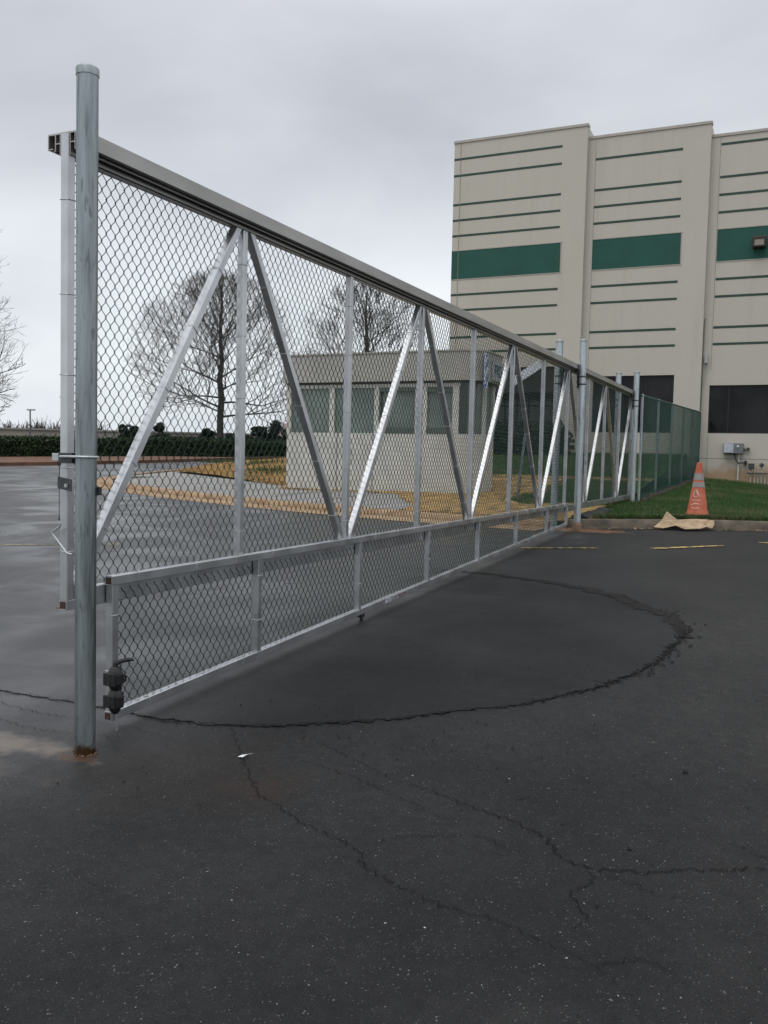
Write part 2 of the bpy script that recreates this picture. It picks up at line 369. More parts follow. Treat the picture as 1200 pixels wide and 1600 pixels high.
crack(edge[11:19], 0.010, 15, 0.009, 0.016, g, 0.022, 0.08)
crack(edge[14:19], 0.018, 31, 0.010, 0.022, g, 0.022, 0.45)
crack(edge[13:18], 0.012, 35, 0.010, 0.035, g, 0.022, 0.6)
crack([(x, y - 0.02) for x, y in edge[7:16]], 0.004, 23, 0.0098, 0.016, g, 0.02, 0.4)
crack(edge[2:6], 0.005, 12, 0.0095, 0.010, g, 0.03, 0.15)
tag(g.build('patch_edge_crack', CRK), kind='structure')
g = MB(); crack([(x, y - 0.010) for x, y in edge[5:16]], 0.022, 19, 0.0065, 0.010, g, 0.03, 0.45)
crack([(x, y - 0.05) for x, y in edge[17:26]], 0.22, 33, 0.0060, 0.03, g, 0.08, 0.0)
tag(g.build('patch_edge_dirt', mat('patch_edge_dirt', (0.012, 0.011, 0.0105), 0.7, 0, 0.4, 20, spec=0.12, bump=0.3, bscale=90)), kind='structure')
g = MB()
CR = [([(1.71, 3.66), (1.95, 3.6), (2.19, 3.51), (2.31, 3.48), (2.47, 3.39), (2.58, 3.24), (2.68, 3.22), (2.79, 3.25), (2.88, 3.27), (2.98, 3.35), (3.13, 3.42), (3.28, 3.51), (3.6, 3.62), (4.2, 3.7)], 0.008),
      ([(2.68, 3.2), (2.72, 3.12), (2.66, 3.01), (2.74, 2.9), (2.72, 2.77)], 0.006),
      ([(0.56, 3.99), (0.9, 3.6), (1.21, 3.26), (1.57, 3.08), (1.85, 2.98), (1.93, 2.87), (2.15, 2.78), (2.31, 2.74), (2.49, 2.74), (2.65, 2.68), (2.76, 2.65), (2.89, 2.59), (2.98, 2.48), (3.02, 2.35)], 0.0055),
      ([(1.84, 3.0), (1.94, 3.15), (2.21, 3.29), (2.27, 3.28), (2.5, 3.2)], 0.004),
      ([(1.01, 3.98), (1.25, 3.89), (1.45, 3.79), (1.71, 3.66)], 0.004), ([(1.1, 3.7), (1.5, 3.62), (1.9, 3.45), (2.1, 3.35)], 0.004),
      ([(3.21, 3.62), (3.28, 3.59), (3.5, 3.5)], 0.006), ([(2.7, 3.22), (2.94, 3.13), (3.05, 3.16)], 0.0035),
      ([(2.8, 2.62), (2.95, 2.72), (3.05, 2.70)], 0.004),
      ([(-1.6, 3.55), (-1.03, 3.72), (-0.5, 3.66), (0.1, 3.7), (0.6, 3.62)], 0.005), ([(-0.8, 3.5), (-0.3, 3.45), (0.2, 3.55)], 0.004),
      ([(-2.5, 3.2), (-1.4, 3.3), (-0.7, 3.1), (-0.3, 3.3)], 0.006)]
for i, (p, wd) in enumerate(CR): crack(p, wd * 0.78, 40 + i, 0.0055, 0.0085, g, 0.016, 0.05)
tag(g.build('asphalt_cracks', CRK), kind='structure')

# worn yellow line
mt, N, L, b = nodes('worn_yellow_paint'); tc = N.new('ShaderNodeTexCoord')
wr = mrange(noise(14, 6, 0.7), 0.42, 0.6); L.new(mix(wr, (0.05, 0.045, 0.03), (0.50, 0.36, 0.10)), b.inputs['Base Color']); b.inputs['Roughness'].default_value = 0.7
YEL = mt
for a, c, wd in (((-7.4, 8.13), (-5.0, 9.52), 0.05), ((-0.02, 11.68), (0.93, 12.17), 0.09), ((1.6, 12.46), (2.44, 13.25), 0.13), ((2.9, 13.86), (5.2, 15.0), 0.12)):
    a = Vector(a); c = Vector(c); d = c - a; nn = Vector((-d.y, d.x)).normalized() * wd / 2; g = MB()
    g.poly([(p.x, p.y, gp(p.y) + 0.009) for p in (a - nn, c - nn * 0.6, c + nn * 0.6, a + nn)])
    tag(g.build('painted_line', YEL), kind='structure')

# ------------------------------------------------------------------ kerbs, lawn, straw
KERB = mat('kerb_concrete', (0.045, 0.038, 0.028), 0.85, 0, 0.3, 5, (1, 1, 1), 0.45, 60, col2=(0.135, 0.110, 0.080))
CLAY = mat('clay_stained_kerb', (0.20, 0.11, 0.05), 0.9, 0, 0.2, 3.2, (1, 1, 1), 0.5, 50, col2=(0.34, 0.245, 0.15))
CONC = mat('sidewalk_concrete', (0.21, 0.205, 0.19), 0.8, 0, 0.12, 1.5, (1, 1, 1), 0.2, 70)
def offset_line(pts, d):
    o = []
    for i, p in enumerate(pts):
        a = Vector(pts[max(i - 1, 0)]); c = Vector(pts[min(i + 1, len(pts) - 1)]); t = (c - a).normalized(); o.append(Vector(p) + Vector((-t.y, t.x)) * d)
    return o
def kerb(name, pts, w_, h, material, label=None, z0=None):
    fr = [Vector(p) for p in pts]; bk = offset_line(pts, w_); g = MB(); n = len(fr)
    prof = [(0.0, -0.05), (0.02, h * 0.35), (0.05, h * 0.8), (0.10 * w_ + 0.05, h * 0.98), (w_ * 0.6, h), (w_, h), (w_, -0.05)]
    i = len(g.v)
    for k in range(n):
        for q, hh in prof:
            p = fr[k].lerp(bk[k], q / w_); g.v.append((p.x, p.y, gp(p.y) + hh))
    m_ = len(prof)
    for k in range(n - 1):
        for j in range(m_ - 1): g.f.append((k * m_ + j, (k + 1) * m_ + j, (k + 1) * m_ + j + 1, k * m_ + j + 1))
    g.f.append(tuple(range(m_))); g.f.append(tuple((n - 1) * m_ + j for j in reversed(range(m_))))
    return tag(g.build(name, material, smooth=True), kind='structure')
def smooth_line(pts, k=6):
    o = []
    for i in range(len(pts) - 1):
        p0 = Vector(pts[max(i - 1, 0)]); p1 = Vector(pts[i]); p2 = Vector(pts[i + 1]); p3 = Vector(pts[min(i + 2, len(pts) - 1)])
        for j in range(k):
            t = j / k; o.append(0.5 * ((2 * p1) + (p2 - p0) * t + (2 * p0 - 5 * p1 + 4 * p2 - p3) * t * t + (-p0 + 3 * p1 - 3 * p2 + p3) * t ** 3))
    o.append(Vector(pts[-1])); return o
RK = smooth_line([(0.05, 14.42), (0.5, 14.68), (1.05, 14.97), (2.0, 15.38), (2.97, 15.62), (4.5, 15.85), (8, 16.2), (14, 16.6)])
kerb('kerb', RK, 0.22, 0.14, KERB)
LK = smooth_line([(-17.0, 26.0), (-16.3, 22.5), (-15.2, 20.2), (-13.9, 18.9), (-12.0, 17.9), (-9.8, 16.85), (-6.0, 15.5), (-2.96, 14.72), (-0.35, 14.35)])
kerb('island_kerb', LK, 0.35, 0.10, CLAY)
gg = MB(); fo = offset_line(LK, -0.55)
for k in range(len(LK) - 1):
    a, c, d, e_ = fo[k], fo[k + 1], LK[k + 1], LK[k]
    gg.quad(*[(p.x, p.y, gp(p.y) + 0.005 + (0.002 if q else 0)) for p, q in ((a, 0), (c, 0), (Vector(d), 1), (Vector(e_), 1))])
tag(gg.build('clay_gutter', CLAY), kind='structure')
RB = offset_line(RK, 0.20)
# lawn right of and behind the gate tail
def grid_mesh(name, xs, ys, zf, material):
    g = MB(); nx, ny = len(xs), len(ys)
    for y in ys:
        for x in xs: g.v.append((x, y, zf(x, y)))
    for j in range(ny - 1):
        for i in range(nx - 1): g.f.append((j * nx + i, j * nx + i + 1, (j + 1) * nx + i + 1, (j + 1) * nx + i))
    return g
def kerb_y(x):
    for a, c in zip(RB[:-1], RB[1:]):
        if a.x <= x <= c.x: return a.y + (c.y - a.y) * (x - a.x) / (c.x - a.x)
    return RB[0].y if x < RB[0].x else RB[-1].y
mt, N, L, b = nodes('lawn_soil'); tc = N.new('ShaderNodeTexCoord')
sx_ = N.new('ShaderNodeSeparateXYZ'); L.new(tc.outputs['Object'], sx_.inputs[0])
gcol = ramp(noise(2.2, 8, 0.65), [(0.3, (0.016, 0.036, 0.010)), (0.55, (0.026, 0.055, 0.016)), (0.75, (0.045, 0.062, 0.022))])
L.new(gcol, b.inputs['Base Color']); b.inputs['Roughness'].default_value = 0.95; b.inputs['Specular IOR Level'].default_value = 0.15
LAWN = mt
g = MB(); cols = np.linspace(-0.1, 14, 60); rows = 34
for j in range(rows):
    for x in cols:
        y0 = kerb_y(x) - 0.01; y = y0 + (31.9 - y0) * (j / (rows - 1)); z = lawn_z(x, y)
        if j == 0: z = gp(y) + 0.125
        g.v.append((x, y, z))
nx = len(cols)
for j in range(rows - 1):
    for i in range(nx - 1): g.f.append((j * nx + i, j * nx + i + 1, (j + 1) * nx + i + 1, (j + 1) * nx + i))
tag(g.build('lawn', LAWN, smooth=True), kind='structure')
def isl_z(x, y):   # island between the drive and the building
    z0 = gp(y) + 0.085
    t = min(max((y - 20.5) / 11, 0), 1); return z0 + (1.95 - gp(31.5) - 0.085) * t * min(1, max(0, (x + 16) / 5)) + 0.015 * math.sin(3 * x + y) * math.sin(2.1 * y)
LB = offset_line(LK, 0.34)
def lk_y(x):
    best = None
    for a, c in zip(LB[:-1], LB[1:]):
        if a.x <= x <= c.x and c.x > a.x: best = a.y + (c.y - a.y) * (x - a.x) / (c.x - a.x)
    return best if best is not None else (LB[-1].y if x > LB[-1].x else 19.0)
# concrete walk directly behind the island kerb
g = MB(); WX = np.linspace(-14.3, -3.4, 45)
i0 = len(g.v)
for x in WX:
    y0 = lk_y(x) - 0.02; wd = ((19.05 if x > -8.6 else 20.3 + (-8.8 - x) * 0.6) - y0) * (1 if x < -5.2 else 1 - 0.55 * (x + 5.2) / 1.8)
    for y in (y0, y0 + wd): g.v.append((x, y, gp(y) + 0.10))
    g.v.append((x, y0 + wd, gp(y) - 0.05))
for k in range(len(WX) - 1):
    a = k * 3; g.f.append((a, a + 3, a + 4, a + 1)); g.f.append((a + 1, a + 4, a + 5, a + 2))
tag(g.build('sidewalk', CONC), kind='structure')
g = MB()
for k in range(1, 7):
    x = -14.3 + k * 1.45; y0 = lk_y(x); y1 = (19.0 if x > -8.6 else 20.25 + (-8.8 - x) * 0.6)
    g.quad((x - 0.012, y0, gp(y0) + 0.104), (x + 0.012, y0, gp(y0) + 0.104), (x + 0.012, y1, gp(y1) + 0.104), (x - 0.012, y1, gp(y1) + 0.104))
tag(g.build('sidewalk_joints', mat('joint_dark', (0.06, 0.055, 0.05), 0.9)), kind='structure')
g = MB(); g.prism([(-15.5, 21.6), (-13.5, 21.9), (-11.5, 24.2), (-11.0, 29.5), (-14.0, 30.0), (-16.2, 25.5)], lambda x, y: gp(y) - 0.05, lambda x, y: gp(y) + 0.095)
tag(g.build('sidewalk_branch', CONC), kind='structure')
STRAWG = mat('straw_bed', (0.09, 0.055, 0.022), 0.95, 0, 0.3, 4.5, (1, 1, 1), 0.5, 80, col2=(0.42, 0.26, 0.08))
def straw_z(x, y, y0):
    return isl_z(x, y) + 0.012 + (0.05 * math.sin(x * 5.1 + y) * math.sin(y * 4.3 - x) * min(1, max(0, (y - y0) / 0.6)) if x < -8.6 else 0) + (0.16 * min(1, (y - y0) / 1.5) ** 0.6 if x < -8.6 else (0.03 if x > -5.6 and y > y0 else 0))
g = MB(); cols = np.linspace(-15.6, 0.02, 80)
for j in range(30):
    for x in cols:
        y0 = (lk_y(x) - 0.01) if x > -3.4 else 18.3 + 0.0 * x
        if x <= -3.4: y0 = (19.95 + (-8.8 - x) * 0.62 if x < -8.6 else 18.95) if x < -5.2 else 18.95 - (x + 5.2) / 1.8 * 2.9
        y = y0 + ((24.0 if x > -8.6 else 31.2) - y0) * j / 29; g.v.append((x, y, straw_z(x, y, y0)))
nx = len(cols)
for j in range(29):
    for i in range(nx - 1): g.f.append((j * nx + i, j * nx + i + 1, (j + 1) * nx + i + 1, (j + 1) * nx + i))
tag(g.build('straw_bed', STRAWG, smooth=True), kind='structure')
g = grid_mesh('x', np.linspace(-8.6, 0.02, 40), np.linspace(22.6, 31.9, 30), lambda x, y: isl_z(x, y) + (0.012 if y > 23 else -0.03), LAWN)
tag(g.build('island_lawn', LAWN, smooth=True), kind='structure')

# grass blades / straw strands (uncountable)
def blades(name, P, hmin, hmax, wd, material, lean=0.5, flat=False):
    n = len(P); a = RNG.uniform(0, 2 * np.pi, n); h = RNG.uniform(hmin, hmax, n); ln = RNG.uniform(0, lean, n) * h; b_ = RNG.uniform(0, 2 * np.pi, n)
    dx, dy = np.cos(a) * wd / 2, np.sin(a) * wd / 2
    V = np.zeros((n, 3, 3))
    if flat:
        ex, ey = np.cos(b_) * h, np.sin(b_) * h
        V[:, 0] = P + np.c_[-np.sin(b_) * wd, np.cos(b_) * wd, np.zeros(n)]; V[:, 1] = P - np.c_[-np.sin(b_) * wd, np.cos(b_) * wd, np.zeros(n)]
        V[:, 2] = P + np.c_[ex, ey, RNG.uniform(0, 0.03, n)]
    else:
        V[:, 0] = P + np.c_[-dx, -dy, np.zeros(n)]; V[:, 1] = P + np.c_[dx, dy, np.zeros(n)]
        V[:, 2] = P + np.c_[np.cos(b_) * ln, np.sin(b_) * ln, h]
    return np_mesh(name, V.reshape(-1, 3), np.arange(n * 3).reshape(-1, 3), material)
def leafmat(name, c1, c2, c3=None, scale=1.2, rough=0.7, sc2=25):
    if name in MATS: return MATS[name]
    global mt, N, L, b, tc
    mt, N, L, b = nodes(name); tc = N.new('ShaderNodeTexCoord')
    c = ramp(noise(sc2, 3, 0.6), [(0.3, c1), (0.7, c2)])
    if c3: c = mix(mrange(noise(scale, 6, 0.6), 0.45, 0.62), c, c3)
    L.new(c, b.inputs['Base Color']); b.inputs['Roughness'].default_value = rough; b.inputs['Specular IOR Level'].default_value = 0.25
    MATS[name] = mt; return mt
GRASS = leafmat('grass_blades', (0.018, 0.050, 0.010), (0.052, 0.115, 0.026), (0.095, 0.110, 0.045), 0.8)
def scatter(n, x0, x1, y0f, y1, zf):
    x = RNG.uniform(x0, x1, n); ya = np.array([y0f(v) for v in x]); t = RNG.uniform(0, 1, n) ** 1.25; y = ya + (y1 - ya) * t
    return np.c_[x, y, [zf(a, c) for a, c in zip(x, y)]]
P_ = np.zeros((9000, 3)); P_[:, 0] = RNG.uniform(0.3, 6, 9000); P_[:, 1] = [kerb_y(v) for v in P_[:, 0]]; P_[:, 1] += np.abs(RNG.normal(0, 0.10, 9000)) - 0.02 + 0.05 * np.sin(P_[:, 0] * 9) ** 2; P_[:, 2] = [gp(c) + 0.125 for c in P_[:, 1]]
tag(blades('grass', P_, 0.05, 0.13, 0.010, GRASS, 1.3), 'ragged grass edge spilling over the back of the kerb', 'grass', kind='stuff')
P_ = scatter(95000, -0.05, 6.0, lambda v: kerb_y(v) + 0.02, 31.6, lambda a, c: lawn_z(a, c) - 0.01)
tag(blades('grass', P_, 0.03, 0.085, 0.009, GRASS, 0.9), 'short green lawn grass between the kerb and the tall building', 'grass', kind='stuff')
g = grid_mesh('x', np.linspace(-2.6, 0.02, 24), np.linspace(17.4, 23.2, 30), lambda x, y: isl_z(x, y) + 0.055 - 0.09 * max(0, 1 - (y - 17.4 + 0.5 * math.sin(x * 4)) / 1.0) - 0.09 * max(0, 1 - (x + 2.6) / 0.7), LAWN)
tag(g.build('side_lawn', LAWN, smooth=True), kind='structure')
P_ = scatter(14000, -2.2, 0.0, lambda v: 17.7 + 0.4 * math.sin(v * 5), 23.3, lambda a, c: isl_z(a, c) + 0.03)
tag(blades('grass', P_, 0.04, 0.10, 0.010, GRASS, 0.9), 'green grass seen through the tail of the gate', 'grass', kind='stuff')
g = grid_mesh('x', np.linspace(-19.5, -8.6, 30), np.linspace(30.8, 35.0, 8), lambda x, y: gp(y) + 0.14 + (0.10 if x > -16 else 0) * (y < 33), LAWN)
tag(g.build('verge_lawn', LAWN, smooth=True), kind='structure')
P_ = scatter(16000, -19.4, -8.6, lambda v: 30.8, 34.9, lambda a, c: gp(c) + 0.15 + (0.08 if a > -16 and c < 33 else 0))
tag(blades('grass', P_, 0.05, 0.13, 0.016, GRASS, 0.9), 'thin strip of green grass behind the straw mound left of the guardhouse', 'grass', kind='stuff')
P_ = scatter(42000, -8.6, 0.0, lambda v: 23.2, 31.6, lambda a, c: isl_z(a, c))
tag(blades('grass', P_, 0.04, 0.10, 0.012, GRASS, 0.9), 'green grass on the slope behind the guardhouse', 'grass', kind='stuff')
STRAWM = leafmat('pine_straw_strands', (0.30, 0.15, 0.035), (0.66, 0.40, 0.12), (0.19, 0.10, 0.03), 1.5)
P1 = scatter(12000, -8.6, -3.4, lambda v: 18.98 if v < -5.2 else 18.98 - (v + 5.2) / 1.8 * 3.2, 23.8, lambda a, c: isl_z(a, c) + 0.012)
P0 = scatter(34000, -15.5, -8.6, lambda v: 19.97 + (-8.8 - v) * 0.62, 31.1, lambda a, c: straw_z(a, c, 19.95 + (-8.8 - a) * 0.62) + 0.01)
P2 = scatter(36000, -3.4, 0.0, lambda v: lk_y(v) + 0.02, 23.8, lambda a, c: isl_z(a, c) + 0.012)
tag(blades('pine_straw', np.r_[P0, P1, P2], 0.06, 0.17, 0.0055, STRAWM, flat=True), 'orange pine straw mulch spread round the guardhouse', 'straw', kind='stuff')
# weeds in the straw
P_ = np.r_[np.c_[RNG.normal(-10.6, 0.5, 500), RNG.normal(22.2, 0.3, 500), np.zeros(500)], np.c_[RNG.normal(-1.6, 0.7, 900), RNG.normal(19.2, 0.8, 900), np.zeros(900)], np.c_[RNG.normal(-12.5, 0.5, 500), RNG.normal(24.5, 0.4, 500), np.zeros(500)]]
P_[:, 2] = [straw_z(a, c, 19.95 + (-8.8 - a) * 0.62) if a < -8.6 else isl_z(a, c) for a, c in P_[:, :2]]
tag(blades('weeds', P_, 0.05, 0.16, 0.02, GRASS, 0.9), 'green weeds growing through the straw', 'weeds', kind='stuff')

# ------------------------------------------------------------------ chain link
def chain_link(name, x, y0, y1, zb, zt, material, parent=None, rad=0.0028, W_=0.068, H_=0.087, xf=None, nodes_ext=0.0022):
    hw, hh = W_ / 2, H_ / 2; V = []; F = []; off = 0
    n = int((y1 - y0) / hw)
    for k in range(n):
        ya, yb = y0 + k * hw, y0 + (k + 1) * hw; yc = (ya + yb) / 2
        j0 = math.ceil(zb(yc) / hh); j1 = math.floor(zt(yc) / hh)
        js = np.arange(j0, j1 + 1)
        if len(js) < 2: continue
        right = ((js + k) % 2 == 0)
        yy = np.where(right, yb + nodes_ext, ya - nodes_ext); xx0 = x if xf is None else xf(yc)
        P = np.zeros((len(js) * 2, 3)); P[0::2, 1] = yy; P[1::2, 1] = yy
        P[0::2, 2] = js * hh - 0.0042; P[1::2, 2] = js * hh + 0.0042
        s_ = np.where(right, 1.0, -1.0) * 0.0022
        P[0::2, 0] = xx0 - s_; P[1::2, 0] = xx0 + s_
        m_ = len(P)
        ring = np.array([[-rad, 0, 0], [0, -rad * 1.25, rad * 0.0], [rad, 0, 0], [0, rad * 1.25, 0]])
        V.append((P[:, None, :] + ring[None]).reshape(-1, 3))
        a = np.arange(m_ - 1)[:, None] * 4 + np.arange(4)[None]; c = np.arange(m_ - 1)[:, None] * 4 + (np.arange(4)[None] + 1) % 4
        q = np.stack([a, c, c + 4, a + 4], -1).reshape(-1, 4) + off; F.append(q); off += m_ * 4
    return np_mesh(name, np.concatenate(V), np.concatenate(F), material, parent, smooth=True)

# ------------------------------------------------------------------ the sliding gate
GX, GY0 = 0.0, 3.36; SP = 1.52
gate = thing('sliding_gate', (0, GY0, gp(GY0)), 'long aluminium cantilever sliding gate of chain link with slanting braces, standing closed across the drive', 'gate')
SL = 0.004
def gz(z, y): return z + SL * (y - GY0)
YE = GY0 + 11 * SP + 0.12
# top track: hollow double channel seen from its open end
tr = MB()
def ex(x0, x1, z0, z1, ya=GY0 - 0.02, yb=YE, bld=None):
    i = len(tr.v); bb = (bld or tr); i = len(bb.v)
    for y in (ya, yb):
        for x, z in ((x0, z0), (x1, z0), (x1, z1), (x0, z1)): bb.v.append((x, y, gz(z, y)))
    bb.f += [(i, i + 1, i + 2, i + 3), (i + 7, i + 6, i + 5, i + 4)] + [(i + k, i + 4 + k, i + 4 + (k + 1) % 4, i + (k + 1) % 4) for k in range(4)]
ex(-0.112, 0.112, 3.058, 3.066)
for s_ in (-1, 1):
    a, c = sorted((s_ * 0.112, s_ * 0.106)); ex(a, c, 2.990, 3.058)
    a, c = sorted((s_ * 0.106, s_ * 0.080)); ex(a, c, 2.990, 2.995)
    a, c = sorted((s_ * 0.066, s_ * 0.061)); ex(a, c, 2.975, 3.058)
    a, c = sorted((s_ * 0.034, s_ * 0.029)); ex(a, c, 2.955, 3.058)
    a, c = sorted((s_ * 0.061, s_ * 0.034)); ex(a, c, 3.012, 3.017)
    a, c = sorted((s_ * 0.072, s_ * 0.061)); ex(a, c, 2.975, 2.979)
tr.build('top_track', TRACK, gate)
g = MB(); ex(-0.019, 0.019, 2.952, 2.990, GY0 + 0.04, YE - 0.05, g); g.build('top_rail', ALU, gate)
# bottom rail, two stacked tubes
g = MB(); g.bar((0, GY0 + 0.027, gz(0.790, GY0)), (0, YE, gz(0.790, YE)), 0.050, 0.0505, ch=0.003)
g.build('bottom_rail', ALU, gate)
g = MB(); g.bar((0, GY0 - 0.028, gz(0.739, GY0)), (0, YE, gz(0.739, YE)), 0.050, 0.0505, ch=0.003)
lr = g.build('bottom_rail', ALU, gate)
def hollow(x, y, z, s_, parent, w_=0.036):
    g = MB(); g.box(x - w_ / 2, x + w_ / 2, y - 0.003, y + 0.004, z - w_ / 2, z + w_ / 2); g.build('tube_opening', RUST, parent)
hollow(0, GY0 - 0.028, 0.739, 1, lr)
g = MB(); g.box(-0.045, -0.028, GY0 - 0.03, GY0 + 0.03, 0.716, 0.728); g.build('weld_tab', mat('rust_tab', (0.22, 0.14, 0.07), 0.8), lr)
# uprights and braces
for i in range(12):
    y = GY0 + i * SP
    g = MB(); g.bar((0, y, gz(0.816 if i else 0.766, y)), (0, y, gz(2.955 if i else 3.056, y)), 0.050, 0.050, up=(0, 1, 0), ch=0.004); g.build('upright', ALU, gate)
for i in range(1, 12, 2):
    y = GY0 + i * SP
    for sgn in (-1, 1):
        if i == 11 and sgn == 1: continue
        yf = y + sgn * (SP - 0.05); yt = y + sgn * 0.055
        g = MB(); g.bar((0.0, yf, gz(0.815, y)), (0.0, yt, gz(2.985, y)), 0.052, 0.052, up=(0, sgn, 0), ch=0.004)
        g.build('brace', ALU, gate)
chain_link('chain_link_mesh', -0.031, GY0 + 0.03, YE - 0.02, lambda y: gz(0.75, y), lambda y: gz(2.985, y), WIRE, gate)
# wedge-shaped panel bolted under the gate that follows the sloping ground
PX = 0.0535
def ptz(y): return 0.837 + 0.0033 * (y - 3.63)
def pbz(y): return 0.112 + 0.0435 * (y - 3.63)
PY = [3.63, 5.03, 6.56, 8.09, 9.62, 11.15, 12.72, 13.95]
g = MB(); g.bar((PX, PY[0] - 0.03, ptz(PY[0] - 0.03)), (PX, PY[-1] + 0.03, ptz(PY[-1] + 0.03)), 0.050, 0.050, ch=0.003)
panel = g.build('lower_panel', ALU, gate); panel['label'] = 'wedge shaped chain link panel along the foot of the gate'
g = MB(); g.bar((PX, PY[0] - 0.03, pbz(PY[0] - 0.03)), (PX, PY[-1] + 0.03, pbz(PY[-1] + 0.03)), 0.050, 0.050, ch=0.003)
g.build('panel_rail', ALU, panel)
for k, y in enumerate(PY):
    g = MB(); g.bar((PX - (0.0 if 0 < k < 7 else 0), y, pbz(y) + 0.024), (PX, y, ptz(y) - 0.0245), 0.047, 0.047 if k else 0.050, up=(0, 1, 0), ch=0.004); g.build('panel_upright', ALU, panel)
for z in (ptz(PY[0]), pbz(PY[0])): hollow(PX, PY[0] - 0.03, z - 0.0, 1, panel)
chain_link('panel_mesh', PX - 0.030, PY[0] + 0.0, PY[-1] + 0.02, lambda y: pbz(y) - 0.0, lambda y: ptz(y) - 0.02, WIRE, panel, rad=0.0030)
# wire ties
def tie_mesh(s_=0.0275, rr=0.0024, tail=False):
    g = MB(); pts = []
    for k in range(17):
        t = 2 * math.pi * k / 16; c_, n_ = math.cos(t), math.sin(t); q = 1 / max(abs(c_), abs(n_)) ** 0.82
        pts.append((s_ * c_ * q, s_ * n_ * q, 0.0012 * math.sin(2 * t)))
    g.tube(pts, rr, 5, caps=False)
    if tail: g.tube([(s_, 0.01, 0.0), (s_ + 0.012, 0.02, 0.012), (s_ + 0.022, 0.018, 0.03)], 0.0016, 4)
    me = bpy.data.meshes.new('wire_tie'); me.from_pydata(g.v, [], g.f); me.materials.append(TIEM)
    me.polygons.foreach_set('use_smooth', [True] * len(me.polygons)); return me
TIE, TIEL = tie_mesh(), tie_mesh(0.0275, 0.0018, True)
ties = []
for i in range(12):
    y = GY0 + i * SP
    for k in range(5): ties.append((Vector((0, y, gz(1.02 + k * 0.43 + random.uniform(-0.03, 0.03), y))), Vector((0, 0, 1)), TIE))
for i in range(1, 12, 2):
    for sgn in (-1, 1):
        if i == 11 and sgn == 1: continue
        y = GY0 + i * SP; a = Vector((0, y + sgn * (SP - 0.05), gz(0.81, y))); c = Vector((0, y + sgn * 0.055, gz(2.985, y)))
        for k in range(5): ties.append((a.lerp(c, 0.12 + k * 0.18 + random.uniform(-0.02, 0.02)), (c - a).normalized(), TIE))
for k in range(24):
    y = 3.85 + k * 0.43 + random.uniform(-0.05, 0.05)
    if y < 13.9:
        ties.append((Vector((PX, y, ptz(y))), Vector((0, 1, 0)), TIEL)); ties.append((Vector((PX, y + 0.1, pbz(y + 0.1))), Vector((0, 1, 0.04)), TIEL))
for y in PY:
    for k in range(max(1, int((ptz(y) - pbz(y)) / 0.33))): ties.append((Vector((PX, y, pbz(y) + 0.24 + 0.3 * k)), Vector((0, 0, 1)), TIE))
ties.sort(key=lambda t: (t[0] - CAM).length)
rest = []
for k, (p, d, me) in enumerate(ties):
    q = d.to_track_quat('Z', 'X'); R_ = q.to_matrix().to_4x4()
    if me is TIEL: R_ = R_ @ Matrix.Rotation(random.choice((0, 1.6, 3.1)) + random.uniform(-0.3, 0.3), 4, 'Z') if False else R_
    if k < 100:
        o = bpy.data.objects.new('wire_tie', me); COL.objects.link(o); o.parent = gate
        o.matrix_local = Matrix.Translation(p - Vector(ORG[gate.name])) @ R_
    else: rest.append((p, R_))
g = MB()
for p, R_ in rest:
    i = len(g.v); M_ = Matrix.Translation(p) @ R_; g.v += [tuple(M_ @ v.co) for v in TIE.vertices]; g.f += [tuple(i + j for j in pl.vertices) for pl in TIE.polygons]
o = g.build('wire_tie', TIEM, gate); o['kind'] = 'stuff'
# drop bolt latch on the end of the lower panel
KX, KY = 0.098, 3.615
g = MB(); g.tube([(KX - 0.005, KY + 0.01, 0.38), (KX - 0.005, KY + 0.01, 0.005)], 0.0075, 10); rod = g.build('drop_rod', ALU, gate, smooth=True)
g = MB()
def blobby(cz, sc_):
    prof = [(0.012, -0.062), (0.024, -0.050), (0.034, -0.022), (0.039, 0.006), (0.035, 0.030), (0.026, 0.046), (0.016, 0.056)]
    i = len(g.v)
    n = 14
    for rr, z in prof:
        for j in range(n):
            t = 2 * math.pi * j / n; lump = 1 + 0.13 * math.sin(3 * t + z * 70) + 0.06 * math.sin(7 * t - z * 120); g.v.append((KX + lump * rr * sc_ * (1.0 if math.cos(t) > 0 else 0.9) * math.cos(t) - 0.008, KY + rr * sc_ * math.sin(t) * 0.95 - (0.006 if 0 < z + .05 < 0.08 else 0), cz + z * sc_))
    for k in range(len(prof) - 1):
        for j in range(n): g.f.append((i + k * n + j, i + k * n + (j + 1) % n, i + (k + 1) * n + (j + 1) % n, i + (k + 1) * n + j))
    g.f.append(tuple(i + j for j in reversed(range(n)))); e_ = i + (len(prof) - 1) * n; g.f.append(tuple(e_ + j for j in range(n)))
blobby(0.318, 1.15); blobby(0.200, 1.15)
g.box(KX - 0.012, KX + 0.026, KY - 0.004, KY + 0.026, 0.16, 0.245); g.box(KX - 0.02, KX + 0.02, KY - 0.01, KY + 0.02, 0.252, 0.278)
g.tube([(KX + 0.02, KY + 0.01, 0.345), (KX + 0.036, KY + 0.03, 0.328), (KX + 0.034, KY + 0.03, 0.305), (KX + 0.015, KY + 0.015, 0.300)], 0.008, 8)
latch = g.build('latch_body', BLACK, gate, smooth=True)
for z_ in (0.318, 0.200):
    g = MB(); g.box(KX - 0.052, KX + 0.030, KY - 0.046, KY - 0.034, z_ - 0.034, z_ + 0.034); g.box(KX + 0.020, KX + 0.036, KY - 0.040, KY + 0.02, z_ - 0.028, z_ + 0.028); g.build('hinge_plate', BLACK, latch, bevel=0.004)
    for dz in (-0.02, 0.02):
        g = MB(); g.tube([(KX - 0.012, KY - 0.045, z_ + dz), (KX - 0.012, KY - 0.051, z_ + dz)], 0.006, 8); g.build('screw', DSTEEL, latch, smooth=True)
